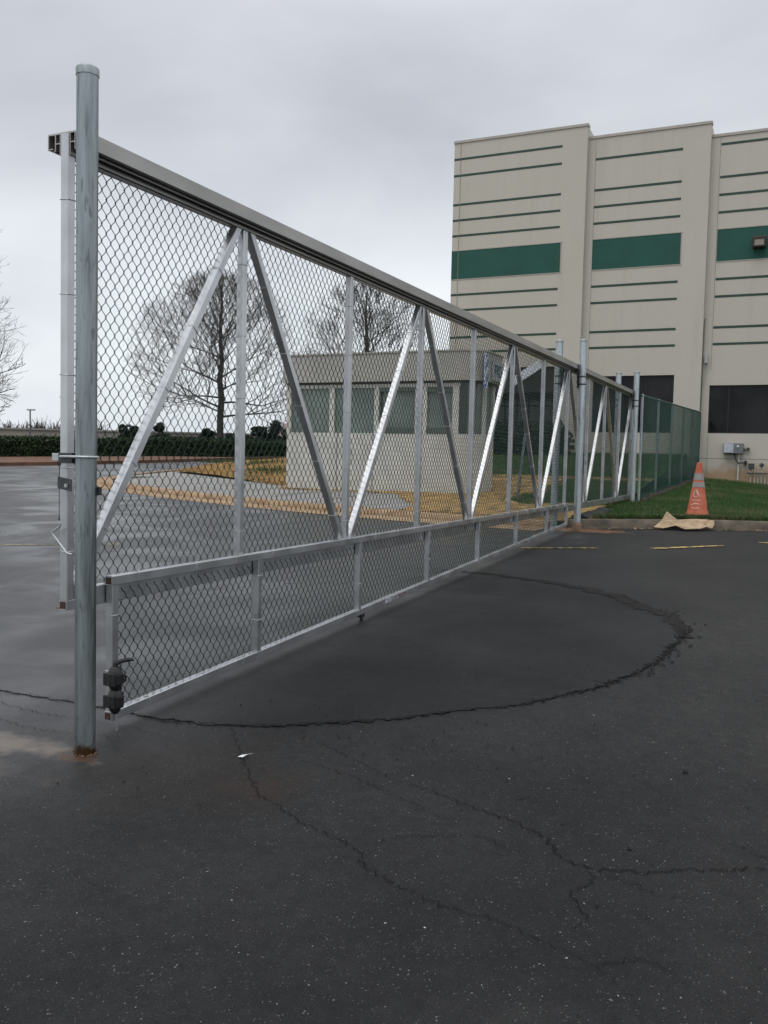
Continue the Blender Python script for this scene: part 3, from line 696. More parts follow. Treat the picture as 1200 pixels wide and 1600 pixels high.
g = MB(); g.tube([(KX - 0.008, KY, 0.372), (KX - 0.006, KY, 0.395), (KX + 0.012, KY + 0.02, 0.408), (KX + 0.035, KY + 0.05, 0.413), (KX + 0.05, KY + 0.075, 0.409)], [0.014, 0.013, 0.011, 0.011, 0.006], 8)
g.build('latch_lever', BLACK, latch, smooth=True)
# small black roller guard under the panel, and a worn white stencil mark on the rail
g = MB(); g.box(PX - 0.02, PX + 0.02, 6.60, 6.66, 0.185, 0.213); g.box(PX - 0.01, PX + 0.012, 6.625, 6.645, 0.145, 0.185); g.lathe((PX, 6.62, 0.128), [(0.012, 0), (0.026, 0.006), (0.026, 0.02), (0.012, 0.026)], 12); g.build('floor_guide', BLACK, panel)
g = MB()
for k, (y, h1, h2, s2) in enumerate([(7.06, 0, .030, .016), (7.085, .002, .034, .010), (7.105, .0, .034, .0), (7.14, .0, .034, .0), (7.165, .004, .034, -.006), (7.19, .004, .03, -.01), (7.235, .008, .03, .0), (7.32, .01, .026, .0)]):
    z = pbz(y) - 0.018; g.bar((PX + 0.0262, y, z + h1), (PX + 0.0262, y + s2, z + h2), 0.002, 0.0065 if k != 7 else 0.010, up=(0, 1, 0))
g.bar((PX + 0.0262, 7.12, pbz(7.12) + 0.014), (PX + 0.0262, 7.16, pbz(7.12) + 0.016), 0.002, 0.006, up=(0, 0, 1)); g.bar((PX + 0.0262, 7.12, pbz(7.12) - 0.014), (PX + 0.0262, 7.16, pbz(7.12) - 0.014), 0.002, 0.006, up=(0, 0, 1))
g.build('chalk_mark', mat('white_marker', (0.6, 0.6, 0.62), 0.7, 0, 0.3, 80), panel)
g = MB(); g.bar((PX + 0.0262, 7.36, pbz(7.38) + 0.004), (PX + 0.0262, 7.52, pbz(7.5) + 0.010), 0.002, 0.012, up=(0, 0, 1)); g.build('red_mark', mat('red_marker', (0.20, 0.06, 0.07), 0.7, 0, 0.4, 60), panel)

# ------------------------------------------------------------------ gate posts
CAPM = galv('post_cap_metal', (0.30, 0.33, 0.33))
def round_post(name, x, y, z0, z1, rad, material, label, group=None, clamp=True):
    t = thing(name, (x, y, z0), label, 'post', group)
    g = MB(); g.lathe((x, y, 0), [(rad, z0 - 0.05), (rad, z1 - 0.02)], 40); p = g.build('pole', material, t, smooth=True)
    g = MB(); g.lathe((x, y, z1 - 0.045), [(rad + 0.003, 0), (rad + 0.0035, 0.03), (rad + 0.002, 0.037), (rad - 0.006, 0.043), (rad * 0.7, 0.050), (0.012, 0.058), (0.002, 0.059)], 40)
    g.build('cap', CAPM, t, smooth=True); return t
near = round_post('gate_post', 0.17, 3.31, gp(3.31), 3.335, 0.051, GALV, 'tall round galvanised post with a rusty foot at the near end of the gate')
g = MB()
for k in range(12):
    t0 = math.pi * 2 * k / 12; t1 = math.pi * 2 * (k + 1) / 12
for k in range(26):
    t0 = random.uniform(0, 6.28); rr_ = random.uniform(0.05, 0.068); s0 = random.uniform(0.004, 0.010); g.lathe((0.17 + rr_ * math.cos(t0), 3.31 + rr_ * math.sin(t0), gp(3.31)), [(s0, 0), (s0 * 0.8, s0 * 0.5), (s0 * 0.2, s0 * 0.8)], 6)
g.build('rust_crumbs', mat('rust_crumbs', (0.05, 0.028, 0.015), 0.95, 0, 0.5, 40, col2=(0.12, 0.07, 0.035)), near, smooth=True)['kind'] = 'stuff'
# latch clamp: zinc box plus U bolt round post
g = MB(); zc = 1.482
g.box(-0.027, 0.028, 3.285, 3.325, zc - 0.020, zc + 0.018); cb = g.build('clamp_box', ZINC, near, bevel=0.003)
g = MB(); g.box(0.030, 0.118, 3.27, 3.325, zc - 0.030, zc + 0.022); g.build('clamp_bracket', DSTEEL, near, bevel=0.002)
g = MB(); g.tube([(0.05, 3.262, zc + 0.002), (0.10, 3.257, zc + 0.003), (0.17, 3.252, zc + 0.003), (0.222, 3.272, zc + 0.003), (0.236, 3.31, zc + 0.003), (0.228, 3.33, zc + 0.003)], 0.0065, 10); g.build('u_bolt', ZINC, near, smooth=True)
g = MB(); cx0 = 0.008; g.tube([(cx0 - 0.004, 3.30, zc - 0.020), (cx0 - 0.014, 3.30, zc - 0.032), (cx0, 3.30, zc - 0.050), (cx0 + 0.010, 3.30, zc - 0.034), (cx0 + 0.002, 3.30, zc - 0.020)], 0.0025, 6)
g.tube([(cx0, 3.30, zc - 0.05), (cx0 - 0.001, 3.30, zc - 0.29), (cx0 - 0.001, 3.30, zc - 0.315)], [0.0018, 0.0018, 0.005], 6); g.build('cable', DSTEEL, near, smooth=True)
g = MB(); g.tube([(cx0 - 0.001, 3.30, zc - 0.315), (cx0 + 0.008, 3.30, zc - 0.333), (cx0 + 0.002, 3.30, zc - 0.345), (-0.040, 3.30, zc - 0.374), (-0.040, 3.30, zc - 0.380), (0.078, 3.28, zc - 0.470), (0.112, 3.28, zc - 0.474)], 0.0045, 8); g.build('bent_pin', ZINC, near, smooth=True)
g = MB(); zg = 1.352
v_ = [(0.004, 3.292, zg - 0.024), (0.112, 3.27, zg - 0.036), (0.112, 3.27, zg + 0.022), (0.004, 3.292, zg + 0.034)]; g.poly(v_); g.poly([(a, c + 0.006, d) for a, c, d in reversed(v_)])
for k in range(4):
    a, c = v_[k], v_[(k + 1) % 4]; g.quad(a, c, (c[0], c[1] + 0.006, c[2]), (a[0], a[1] + 0.006, a[2]))
gb = g.build('guide_bracket', DSTEEL, near)
g = MB(); g.lathe((0.082, 3.270, zg - 0.008), [(0.009, -0.008), (0.009, 0.008)], 8); g.build('bolt', ZINC, gb)
g = MB(); g.box(0.196, 0.232, 3.335, 3.352, zg - 0.052, zg - 0.012); g.build('guide_bracket', DSTEEL, near)

ROLL = [(0.17, 14.22, 3.50, 'bright galvanised roller post in front of the gate where the kerb begins'), (-0.17, 14.05, 3.48, 'bright galvanised roller post behind the gate, its top showing left of its front partner'),
        (0.17, 19.52, 3.53, 'slim looking galvanised roller post in front of the tail of the gate'), (-0.17, 19.30, 3.50, 'galvanised roller post behind the tail of the gate, nearest the building')]
for x, y, zt, lab in ROLL:
    zb = gp(y) + (0.08)
    t = round_post('roller_post', x, y, zb, zt, 0.057, GALV2, lab, 'roller posts carrying the gate')
    sx = 1 if x > 0 else -1
    g = MB()
    for z in (2.90, 2.78):
        g.lathe((x, y, z), [(0.0575, 0), (0.062, 0.003), (0.062, 0.022), (0.0575, 0.025)], 24)
    g.box(min(x - sx * 0.055, x - sx * 0.075), max(x - sx * 0.055, x - sx * 0.075), y - 0.05, y + 0.05, 2.74, 3.0)
    g.build('roller_clamp', DSTEEL, t)
    g = MB()
    for dy in (-0.035, 0.035): g.tube([(x - sx * 0.11, y + dy, 3.002), (x - sx * 0.075, y + dy, 3.002)], 0.022, 12)
    g.build('roller', BLACK, t)
    if sx > 0 and y < 15:
        g = MB(); g.lathe((x, y, 0.53), [(0.075, -0.12), (0.072, 0.02), (0.058, 0.06)], 20); g.build('footing', mat('muddy_footing', (0.20, 0.13, 0.085), 0.9, 0, 0.3, 9, bump=0.4), t)

# black sheet standing in for the dark void under the gate tail
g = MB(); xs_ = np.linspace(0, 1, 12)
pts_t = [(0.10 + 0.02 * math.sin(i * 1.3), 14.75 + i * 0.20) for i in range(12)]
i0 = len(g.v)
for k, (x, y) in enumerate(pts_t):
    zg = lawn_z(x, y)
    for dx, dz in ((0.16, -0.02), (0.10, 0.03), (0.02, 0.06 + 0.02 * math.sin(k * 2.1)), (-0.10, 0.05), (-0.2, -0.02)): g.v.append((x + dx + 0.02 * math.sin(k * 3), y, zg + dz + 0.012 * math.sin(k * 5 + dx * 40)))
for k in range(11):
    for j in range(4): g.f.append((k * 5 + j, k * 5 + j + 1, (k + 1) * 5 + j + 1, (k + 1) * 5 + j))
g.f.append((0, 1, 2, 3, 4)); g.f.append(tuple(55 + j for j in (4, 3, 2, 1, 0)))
tag(g.build('void_sheet', mat('black_void_fill', (0.012, 0.012, 0.014), 0.75, 0, 0.3, 10, bump=0.4), smooth=True), 'crumpled black sheet standing in for the dark void under the tail of the gate', 'sheet')
# bare earth bank at the kerb end and along the fence foot
def mound(name, pts, hts, wd, material, lab, cat, seed):
    rnd = random.Random(seed); g = MB(); n = len(pts); off = offset_line(pts, wd)
    for k in range(n):
        a = Vector(pts[k]); c = off[k]
        for j in range(6):
            t = j / 5; p = a.lerp(c, t); h = hts[k] * math.sin(math.pi * t) ** 0.7 * rnd.uniform(0.6, 1.2); g.v.append((p.x + rnd.uniform(-.02, .02), p.y + rnd.uniform(-.04, .04), lawn_z(p.x, p.y) - 0.02 + h))
    for k in range(n - 1):
        for j in range(5): g.f.append((k * 6 + j, k * 6 + j + 1, (k + 1) * 6 + j + 1, (k + 1) * 6 + j))
    o = g.build(name, material, smooth=True); return tag(o, lab, cat, kind='structure')
SOIL = mat('red_clay_soil', (0.09, 0.045, 0.025), 0.95, 0, 0.3, 6, bump=0.6, bscale=30, col2=(0.20, 0.11, 0.06))
SOILD = mat('dark_soil', (0.020, 0.016, 0.013), 0.95, 0, 0.3, 6, bump=0.6, bscale=30, col2=(0.06, 0.04, 0.03))
def ln(a, c, n): return [(a[0] + (c[0] - a[0]) * k / (n - 1), a[1] + (c[1] - a[1]) * k / (n - 1)) for k in range(n)]
mound('clay_bank', ln((0.95, 15.25), (0.30, 14.72), 14)[::-1], [0.03 + 0.03 * math.sin(k) ** 2 for k in range(14)], 0.4, SOIL, None, None, 4)
mound('dark_soil_edge', ln((0.36, 20.0), (0.52, 30.5), 60), [0.05 + 0.07 * abs(math.sin(k * 1.3)) for k in range(60)], 0.22, SOILD, None, None, 5)

# ------------------------------------------------------------------ fence running back to the building
FP = [(0.27, 19.75), (0.28, 22.2), (0.30, 24.65), (0.32, 27.1), (0.34, 29.3), (0.37, 31.35)]
fence = thing('chain_link_fence', (0.27, 19.75, lawn_z(0.27, 19.75)), 'green chain link fence running from the gate tail back to the tall building', 'fence')
def ftop(y): return 3.03 + (3.38 - 3.03) * (y - 19.5) / 12.0
def fx(y): return 0.27 + 0.10 * (y - 19.75) / 11.6
for x, y in FP:
    g = MB(); g.lathe((x, y, 0), [(0.030, lawn_z(x, y) - 0.05), (0.030, ftop(y) - 0.01), (0.031, ftop(y)), (0.015, ftop(y) + 0.03)], 14); g.build('fence_post', GALV2, fence, smooth=True)
g = MB(); g.tube([(fx(y), y, ftop(y)) for y in (19.6, 25, 31.4)], 0.021, 10); g.build('top_rail', FWIRE, fence, smooth=True)
chain_link('chain_link_mesh', 0.3, 19.7, 31.4, lambda y: lawn_z(0.3, y) + 0.03, lambda y: ftop(y), FWIRE, fence, rad=0.0023, xf=lambda y: fx(y) + 0.036)
t = thing('wall_conduit', (0.42, 31.38, 1.2), 'thin grey conduit rising up the wall joint where the fence ends', 'pipe')
g = MB(); g.tube([(0.36, 31.62, 1.1), (0.36, 31.62, 6.2), (0.38, 31.62, 6.5)], 0.018, 8); g.build('pipe', mat('grey_conduit', (0.16, 0.15, 0.13), 0.6, 0, 0.2, 4), t, smooth=True)
g = MB(); g.tube([(0.37, 31.62, 5.15), (0.45, 31.6, 5.3), (0.52, 31.62, 5.0), (0.45, 31.62, 4.7), (0.38, 31.62, 4.2)], 0.012, 6); g.box(0.42, 0.52, 31.56, 31.68, 5.02, 5.30); g.build('sensor', mat('sensor_grey', (0.38, 0.37, 0.34), 0.6), t)

# ------------------------------------------------------------------ tall tilt-up building
mt, N, L, b = nodes('painted_concrete'); tc = N.new('ShaderNodeTexCoord')
c = ramp(noise(0.35, 8, 0.6), [(0.3, (0.455, 0.425, 0.365)), (0.7, (0.50, 0.47, 0.41))])
c = mix(0.5, c, ramp(noise(30, 5, 0.6), [(0.3, (0.43, 0.40, 0.345)), (0.7, (0.52, 0.49, 0.43))]))
m_st = N.new('ShaderNodeMapping'); m_st.inputs['Scale'].default_value = (3.0, 3.0, 0.22); L.new(tc.outputs['Object'], m_st.inputs[0])
c = mix(mathn('MULTIPLY', mrange(noise(1.0, 6, 0.6, vec=m_st.outputs[0]), 0.50, 0.72), 0.16), c, (0.30, 0.27, 0.22))
s3 = N.new('ShaderNodeSeparateXYZ'); L.new(tc.outputs['Object'], s3.inputs[0])
zz = mathn('ADD', s3.outputs['Z'], mathn('MULTIPLY', mathn('SUBTRACT', noise(1.8, 6, 0.6), 0.5), 1.1))
c = mix(mathn('MULTIPLY', mrange(zz, 0.62, 0.10), 0.75), c, (0.34, 0.20, 0.09))
L.new(c, b.inputs['Base Color']); b.inputs['Roughness'].default_value = 0.85; b.inputs['Specular IOR Level'].default_value = 0.3
bp = N.new('ShaderNodeBump'); bp.inputs['Strength'].default_value = 0.15; bp.inputs['Distance'].default_value = 0.01; L.new(noise(45, 4), bp.inputs['Height']); L.new(bp.outputs[0], b.inputs['Normal'])
WALLM = mt
GRNP = mat('green_paint', (0.003, 0.068, 0.048), 0.7, 0, 0.12, 1.2, (1, 1, 1), 0.1, 60)
STRM = mat('dark_green_stripe', (0.022, 0.050, 0.036), 0.7, 0, 0.15, 3)
CAPW = mat('parapet_flashing', (0.36, 0.33, 0.29), 0.5, 0.2, 0.1, 3)
mt, N, L, b = nodes('dark_window_glass'); tc = N.new('ShaderNodeTexCoord')
b.inputs['Base Color'].default_value = (0.010, 0.011, 0.012, 1); b.inputs['Roughness'].default_value = 0.06; b.inputs['Specular IOR Level'].default_value = 0.18
L.new(ramp(noise(0.8, 3), [(0.4, (0.006, 0.007, 0.008)), (0.6, (0.018, 0.019, 0.021))]), b.inputs['Base Color'])
GLASS = mt
FRM = mat('black_window_frame', (0.015, 0.015, 0.016), 0.45, 0.3)
bld = thing('office_building', (-2, 31.5, 1.1), 'tall cream concrete building with green bands and thin dark stripes behind the fence', 'building')
def B(p, Y): s_ = Y / 31.5; return (3.3 + (p[0] - 3.3) * s_, 1.5 + (p[1] - 1.5) * s_)
SECS = [(-8.68, -3.74, 13.31, 31.2), (-3.74, 0.34, 12.84, 31.45), (0.34, 13.0, 12.38, 31.7)]
ZL = 0.75
WINS = {0: [(-8.2, -4.64, 1.2, 5.02)], 1: [(-3.25, -0.52, 2.68, 4.64)], 2: [(0.62, 4.6, 2.68, 4.27), (6.0, 10.5, 2.68, 4.27)]}
def wall_with_holes(g, x0, x1, z0, z1, y, holes, depth):
    xs_ = sorted({x0, x1, *[h[0] for h in holes], *[h[1] for h in holes]}); zs_ = sorted({z0, z1, *[h[2] for h in holes], *[h[3] for h in holes]})
    for i in range(len(xs_) - 1):
        for j in range(len(zs_) - 1):
            cx, cz = (xs_[i] + xs_[i + 1]) / 2, (zs_[j] + zs_[j + 1]) / 2
            if any(h[0] < cx < h[1] and h[2] < cz < h[3] for h in holes): continue
            g.quad((xs_[i], y, zs_[j]), (xs_[i + 1], y, zs_[j]), (xs_[i + 1], y, zs_[j + 1]), (xs_[i], y, zs_[j + 1]))
    for a, c, d, e_ in holes:
        g.quad((a, y, d), (a, y + depth, d), (a, y + depth, e_), (a, y, e_)); g.quad((c, y, d), (c, y, e_), (c, y + depth, e_), (c, y + depth, d))
        g.quad((a, y, e_), (a, y + depth, e_), (c, y + depth, e_), (c, y, e_)); g.quad((a, y, d), (c, y, d), (c, y + depth, d), (a, y + depth, d))
    g.quad((x0, y, z0), (x0, y, z1), (x0, y + 24, z1), (x0, y + 24, z0)); g.quad((x1, y, z0), (x1, y + 24, z0), (x1, y + 24, z1), (x1, y, z1))
    g.quad((x0, y, z1), (x1, y, z1), (x1, y + 24, z1), (x0, y + 24, z1)); g.quad((x0, y + 24, z0), (x0, y + 24, z1), (x1, y + 24, z1), (x1, y + 24, z0))
for si, (xa, xb, zt, Y) in enumerate(SECS):
    x0, _ = B((xa, 0), Y); x1, _ = B((xb, 0), Y); _, z1 = B((0, zt), Y)
    holes = [(B((h[0], h[2]), Y)[0], B((h[1], h[2]), Y)[0], B((h[0], h[2]), Y)[1], B((h[0], h[3]), Y)[1]) for h in WINS[si]]
    g = MB(); wall_with_holes(g, x0, x1 - (0.003 if si < 2 else 0), ZL, z1, Y, holes, 2.6 if si == 0 else 0.16)
    wobj = g.build('wall', WALLM, bld)
    g = MB(); g.box(x0 - 0.02, x1 + 0.02, Y - 0.03, Y + 0.25, z1 + 0.002, z1 + 0.09); g.build('parapet_cap', CAPW, bld)
    sx0 = {0: xa, 1: -3.44, 2: 0.66}[si]; sx1 = {0: -4.62, 1: -0.54, 2: 9.0}[si]
    for z in (12.73, 12.13, 11.07, 10.50, 9.93, 7.76, 7.19, 6.18, 5.63):
        if si and z > 12.5: continue
        a, zz_ = B((sx0, z), Y); c_, _ = B((sx1, z), Y)
        g = MB(); g.box(a, c_, Y - 0.006, Y + 0.01, zz_ - 0.04, zz_ + 0.04); g.build('stripe', STRM, bld)
    a, zb_ = B((sx0, 8.34), Y); c_, zt_ = B((sx1, 9.37), Y)
    g = MB(); g.box(a, c_ + 0.05, Y - 0.010, Y + 0.01, zb_, zt_); g.build('green_band', GRNP, bld)
    g = MB(); g.box(a, c_ + 0.10, Y - 0.02, Y + 0.01, zt_ + 0.002, zt_ + 0.035); g.box(a, c_ + 0.10, Y - 0.014, Y + 0.01, zb_ - 0.03, zb_ - 0.002); g.box(c_ + 0.052, c_ + 0.08, Y - 0.014, Y + 0.01, zb_, zt_); g.build('band_trim', CAPW, bld)
    # panel joints
    g = MB()
    jx = B(({0: -8.42, 1: -3.44, 2: 0.64}[si], 0), Y)[0]
    if si == 0: g.box(jx - 0.008, jx + 0.008, Y - 0.012, Y + 0.01, 5.2, z1 - 0.02)
    else: g.box(jx - 0.3 * 0 - 0.008, jx + 0.008, Y - 0.003, Y + 0.01, ZL, 2.62); g.box(jx - 0.008, jx + 0.008, Y - 0.003, Y + 0.01, 4.8, z1 - 0.02)
    _, zj = B((0, 1.84), Y)
    if si: g.box(x0 + 0.02, x1 - 0.02, Y - 0.003, Y + 0.01, zj - 0.012, zj + 0.012)
    g.build('panel_joint', mat('joint_sealant', (0.25, 0.23, 0.20), 0.9), bld)
    if si:
        for h in holes:
            fr = MB(); y_ = Y + 0.12
            fr.box(h[0], h[1], y_ - 0.03, y_ + 0.03, h[3] - 0.05, h[3] - 0.001); fr.box(h[0], h[1], y_ - 0.03, y_ + 0.03, h[2] + 0.001, h[2] + 0.05)
            fr.box(h[0] + 0.001, h[0] + 0.05, y_ - 0.03, y_ + 0.03, h[2] + 0.051, h[3] - 0.051); fr.box(h[1] - 0.05, h[1] - 0.001, y_ - 0.03, y_ + 0.03, h[2] + 0.051, h[3] - 0.051)
            npn = max(2, round((h[1] - h[0]) / 1.15) if si == 2 else 3); st = 0.62 if si == 2 else None
            ms = [h[0] + 0.62 + 1.3 * k for k in range(8) if h[0] + 0.62 + 1.3 * k < h[1] - 0.3] if si == 2 else [h[0] + (h[1] - h[0]) * k / 3 for k in (1, 2)]
            for mxx in ms: fr.box(mxx - 0.025, mxx + 0.025, y_ - 0.03, y_ + 0.03, h[2] + 0.051, h[3] - 0.051)
            wn = fr.build('window', FRM, bld)
            g = MB(); g.box(h[0] + 0.02, h[1] - 0.02, y_ - 0.004, y_ + 0.004, h[2] + 0.02, h[3] - 0.02); g.build('pane', GLASS, wn)
            g = MB(); g.box(h[0] - 0.0, h[1] + 0.0, Y - 0.02, Y + 0.08, h[2] - 0.02, h[2] - 0.001)
# entrance recess of the left section: glass wall, soffit shade, canopy fin
Y = 31.2; hx0, hz0 = B((-8.2, 1.2), Y); hx1, hz1 = B((-4.64, 5.02), Y)
mt, N, L, b = nodes('greenish_entrance_glass'); tc = N.new('ShaderNodeTexCoord')
L.new(ramp(noise(1.7, 4), [(0.35, (0.020, 0.034, 0.032)), (0.65, (0.075, 0.10, 0.09))]), b.inputs['Base Color']); b.inputs['Roughness'].default_value = 0.12
EGL = mt
fr = MB(); y_ = Y + 2.3
for k in range(8): x_ = hx0 + 0.1 + k * (hx1 - hx0 - 0.2) / 7; fr.box(x_ - 0.03, x_ + 0.03, y_ - 0.05, y_ + 0.02, 1.5, hz1)
for z in (2.3, 3.1, 3.75, 4.4): fr.box(hx0, hx1, y_ - 0.045, y_ + 0.02, z - 0.03, z + 0.03)
en = fr.build('entrance_window', FRM, bld)
g = MB(); g.box(hx0, hx1, y_ - 0.005, y_ + 0.005, 1.3, hz1); g.build('pane', EGL, en)
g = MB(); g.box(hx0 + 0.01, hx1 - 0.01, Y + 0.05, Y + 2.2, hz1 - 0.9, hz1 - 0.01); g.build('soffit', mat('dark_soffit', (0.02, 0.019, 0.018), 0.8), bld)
g = MB(); g.bar((-6.0, 30.9, 4.42), (-5.0, 30.9, 5.05), 0.05, 0.30, up=(0, 0, 1)); g.build('canopy_fin', mat('white_canopy_fin', (0.62, 0.66, 0.70), 0.5, 0, 0.2, 20), bld)
# band lamp
t = thing('wall_lamp', (1.9, 31.4, 8.84), 'dark boxy floodlight mounted on the green band of the right wall', 'lamp')
x, z = 1.95, 8.87
g = MB(); g.box(x - 0.20, x + 0.20, 31.40, 31.69, z - 0.17, z + 0.18); g.build('housing', mat('bronze_housing', (0.045, 0.03, 0.025), 0.5, 0.4), t, bevel=0.02)
g = MB(); g.box(x - 0.14, x + 0.14, 31.385, 31.395, z - 0.12, z + 0.06); g.build('lens', mat('lamp_lens', (0.22, 0.20, 0.16), 0.2), t)
# electrical cabinet + conduits
t = thing('electrical_cabinet', (1.42, 31.5, 1.95), 'grey electrical cabinet with one pale door fixed low on the right wall', 'cabinet')
g = MB(); g.box(1.14, 1.76, 31.46, 31.69, 2.02, 2.36); cab = g.build('cabinet_body', mat('cabinet_grey', (0.17, 0.175, 0.18), 0.5, 0.2), t, bevel=0.01)
g = MB(); g.box(1.16, 1.46, 31.435, 31.455, 2.04, 2.34); g.build('door', mat('cabinet_door', (0.42, 0.45, 0.50), 0.4), t, bevel=0.005)
g = MB(); g.box(1.55, 1.63, 31.44, 31.46, 2.23, 2.29); g.build('label_plate', mat('label_plate', (0.6, 0.6, 0.6), 0.5), t)
g = MB(); g.box(1.86, 1.94, 31.55, 31.69, 2.14, 2.22); g.box(1.72, 1.84, 31.60, 31.69, 2.165, 2.19); g.build('junction_box', DSTEEL, t)
g = MB(); g.box(1.80, 1.88, 31.56, 31.69, 1.66, 1.78); g.tube([(1.50, 31.55, 2.02), (1.52, 31.5, 1.85), (1.62, 31.55, 1.7), (1.80, 31.6, 1.72)], 0.018, 6); g.build('cable', BLACK, t)
PIPW = mat('white_painted_pipe', (0.50, 0.48, 0.42), 0.6, 0, 0.1, 6)
g = MB(); g.tube([(1.62, 31.60, 0.9), (1.62, 31.60, 2.02)], 0.03, 8); g.build('conduit', PIPW, t, smooth=True)
t = thing('pipe_bank', (2.5, 31.4, 1.0), 'row of short cream pipes with dark valves standing against the right wall', 'pipes')
PIPB = mat('cream_pipe', (0.40, 0.38, 0.32), 0.6, 0, 0.1, 6)
for k, (x, h) in enumerate([(2.02, 1.50), (2.14, 1.48), (2.24, 1.50), (2.34, 1.56), (2.45, 1.38), (2.56, 1.30), (2.68, 1.35)]):
    g = MB(); g.tube([(x, 31.45, 0.85), (x, 31.45, h)], 0.028, 8); g.build('pipe', PIPB, t, smooth=True)
for k, (x0_, x1_, h) in enumerate([(2.82, 3.5, 1.98), (2.93, 3.4, 1.86), (2.75, 3.6, 2.06)]):
    g = MB(); g.tube([(x0_, 31.42, 0.8), (x0_, 31.42, h - 0.14), (x0_ + 0.04, 31.42, h - 0.05), (x0_ + 0.14, 31.42, h), (x1_ - 0.14, 31.42, h), (x1_ - 0.04, 31.42, h - 0.05), (x1_, 31.42, h - 0.14), (x1_, 31.42, 0.8)], 0.030, 8); g.build('bent_pipe', PIPB, t, smooth=True)
g = MB(); g.box(1.93, 2.12, 31.38, 31.5, 1.50, 1.70); g.tube([(2.30, 31.4, 1.60), (2.38, 31.4, 1.70)], 0.06, 10); g.box(1.9, 3.3, 31.36, 31.40, 1.36, 1.40); g.build('valve', DSTEEL, t)

# dark shrubs along the entrance
LEAFD = leafmat('dark_shrub_leaves', (0.006, 0.012, 0.007), (0.018, 0.030, 0.016), None, 1.0)
def leaf_cloud(name, C_, R_, n, size, material, parent, seed=0, flat=1.0):
    rg = np.random.default_rng(seed); C_ = np.array(C_, float); R_ = np.array(R_, float)
    idx = rg.integers(0, len(C_), n); d = rg.normal(size=(n, 3)); d /= np.linalg.norm(d, axis=1)[:, None]
    P = C_[idx] + d * (R_[idx] * (rg.uniform(0.35, 1, (n, 1)) ** 0.5)); a = rg.normal(size=(n, 3)); a /= np.linalg.norm(a, axis=1)[:, None]
    bb = np.cross(a, rg.normal(size=(n, 3))); bb /= np.linalg.norm(bb, axis=1)[:, None]
    s_ = size * rg.uniform(0.6, 1.4, (n, 1)); V = np.stack([P - a * s_, P + bb * s_ * 0.6, P + a * s_, P - bb * s_ * 0.6], 1).reshape(-1, 3)
    return np_mesh(name, V, np.arange(4 * n).reshape(-1, 4), material, parent)
for k in range(5):
    x = -8.2 + k * 0.98; t = thing('shrub', (x, 30.4, isl_z(x, 30.4)), ['dark shrub at the far left of the entrance row, half behind the guardhouse', 'second dark shrub from the left below the dark entrance', 'dark shrub in the middle of the row below the dark entrance', 'fourth dark shrub from the left below the dark entrance', 'dark shrub at the right end of the row by the cream wall'][k], 'shrub', 'dark shrubs below the entrance')
    zc_ = isl_z(x, 30.4)
    leaf_cloud('foliage', [(x + dx, 30.4 + dy, zc_ + 0.5 + dz) for dx, dy, dz in ((0, 0, 0), (-.3, .1, -.1), (.3, -.1, -.05), (0, .2, .25), (.1, -.2, -.2))], [[0.45, 0.4, 0.5]] * 5, 2200, 0.06, LEAFD, t, 50 + k)
    g = MB(); g.tube([(x, 30.4, zc_ - 0.05), (x, 30.4, zc_ + 0.5)], 0.03, 6); g.build('stem', mat('bark', (0.05, 0.04, 0.033), 0.9, 0, 0.3, 20), t)

# ------------------------------------------------------------------ guardhouse
GZ = 0.74
gh = thing('guardhouse', (-6, 20.2, GZ), 'small cream guardhouse with a flat roof band and green tinted windows on the island', 'guardhouse')
GWALL = mat('guardhouse_siding', (0.50, 0.49, 0.45), 0.7, 0, 0.13, 2.5, (1, 1, 1), 0.1, 40)
GROOF = mat('guardhouse_fascia', (0.35, 0.335, 0.30), 0.7, 0, 0.08, 1.5)
def rr_outline(x0, x1, y0, y1, rad, n=8):
    o = []
    for cx, cy, a0 in ((x1 - rad, y0 + rad, -90), (x1 - rad, y1 - rad, 0), (x0 + 0.03, y1 - 0.03, 90), (x0 + 0.03, y0 + 0.03, 180)):
        rr_ = rad if a0 in (-90, 0) else 0.03
        for k in range(n + 1): t_ = math.radians(a0 + 90 * k / n); o.append((cx + rr_ * math.cos(t_), cy + rr_ * math.sin(t_)))
    return o
X0, X1, Y0, Y1 = -8.42, -3.32, 19.4, 21.0
g = MB(); ol = rr_outline(X0, X1, Y0, Y1, 0.5); n = len(ol)
g.prism(ol, GZ - 0.1, 2.165); wl = g.build('wall', GWALL, gh)
for z in np.arange(0.95, 2.1, 0.2):   # siding laps
    pass
g = MB(); g.prism(rr_outline(X0 + 0.06, X1 - 0.06, Y0 + 0.06, Y1 - 0.06, 0.46), 2.165, 3.35)
gw = g.build('window_band', mat('guard_glass', (0.12, 0.15, 0.13), 0.15, 0, 0.35, 1.2, spec=0.6), gh)
g = MB()
for xa, xb in ((-8.42, -8.30), (-7.20, -7.06), (-5.97, -5.84), (-4.90, -4.60), (-3.96, -3.80)): g.box(xa, xb, Y0 - 0.0, Y0 + 0.09, 2.167, 3.348)
g.box(-3.43, -3.325, 19.85, 20.0, 2.167, 3.348); g.box(-3.43, -3.325, 20.5, 20.62, 2.167, 3.348); g.box(X0, X1 - 0.45, Y0 + 0.01, Y0 + 0.085, 3.26, 3.347)
g.build('mullion', GWALL, gh)
g = MB(); g.box(-5.84, -5.79, Y0 - 0.012, Y0 + 0.06, 2.302, 3.158); g.box(-5.84, -4.90, Y0 - 0.012, Y0 + 0.06, 2.17, 2.30); g.box(-4.60, -3.96, Y0 - 0.012, Y0 + 0.06, 2.17, 2.30); g.box(-5.84, -4.90, Y0 - 0.012, Y0 + 0.05, 3.16, 3.26); g.box(-4.6, -3.96, Y0 - 0.012, Y0 + 0.05, 3.14, 3.24)
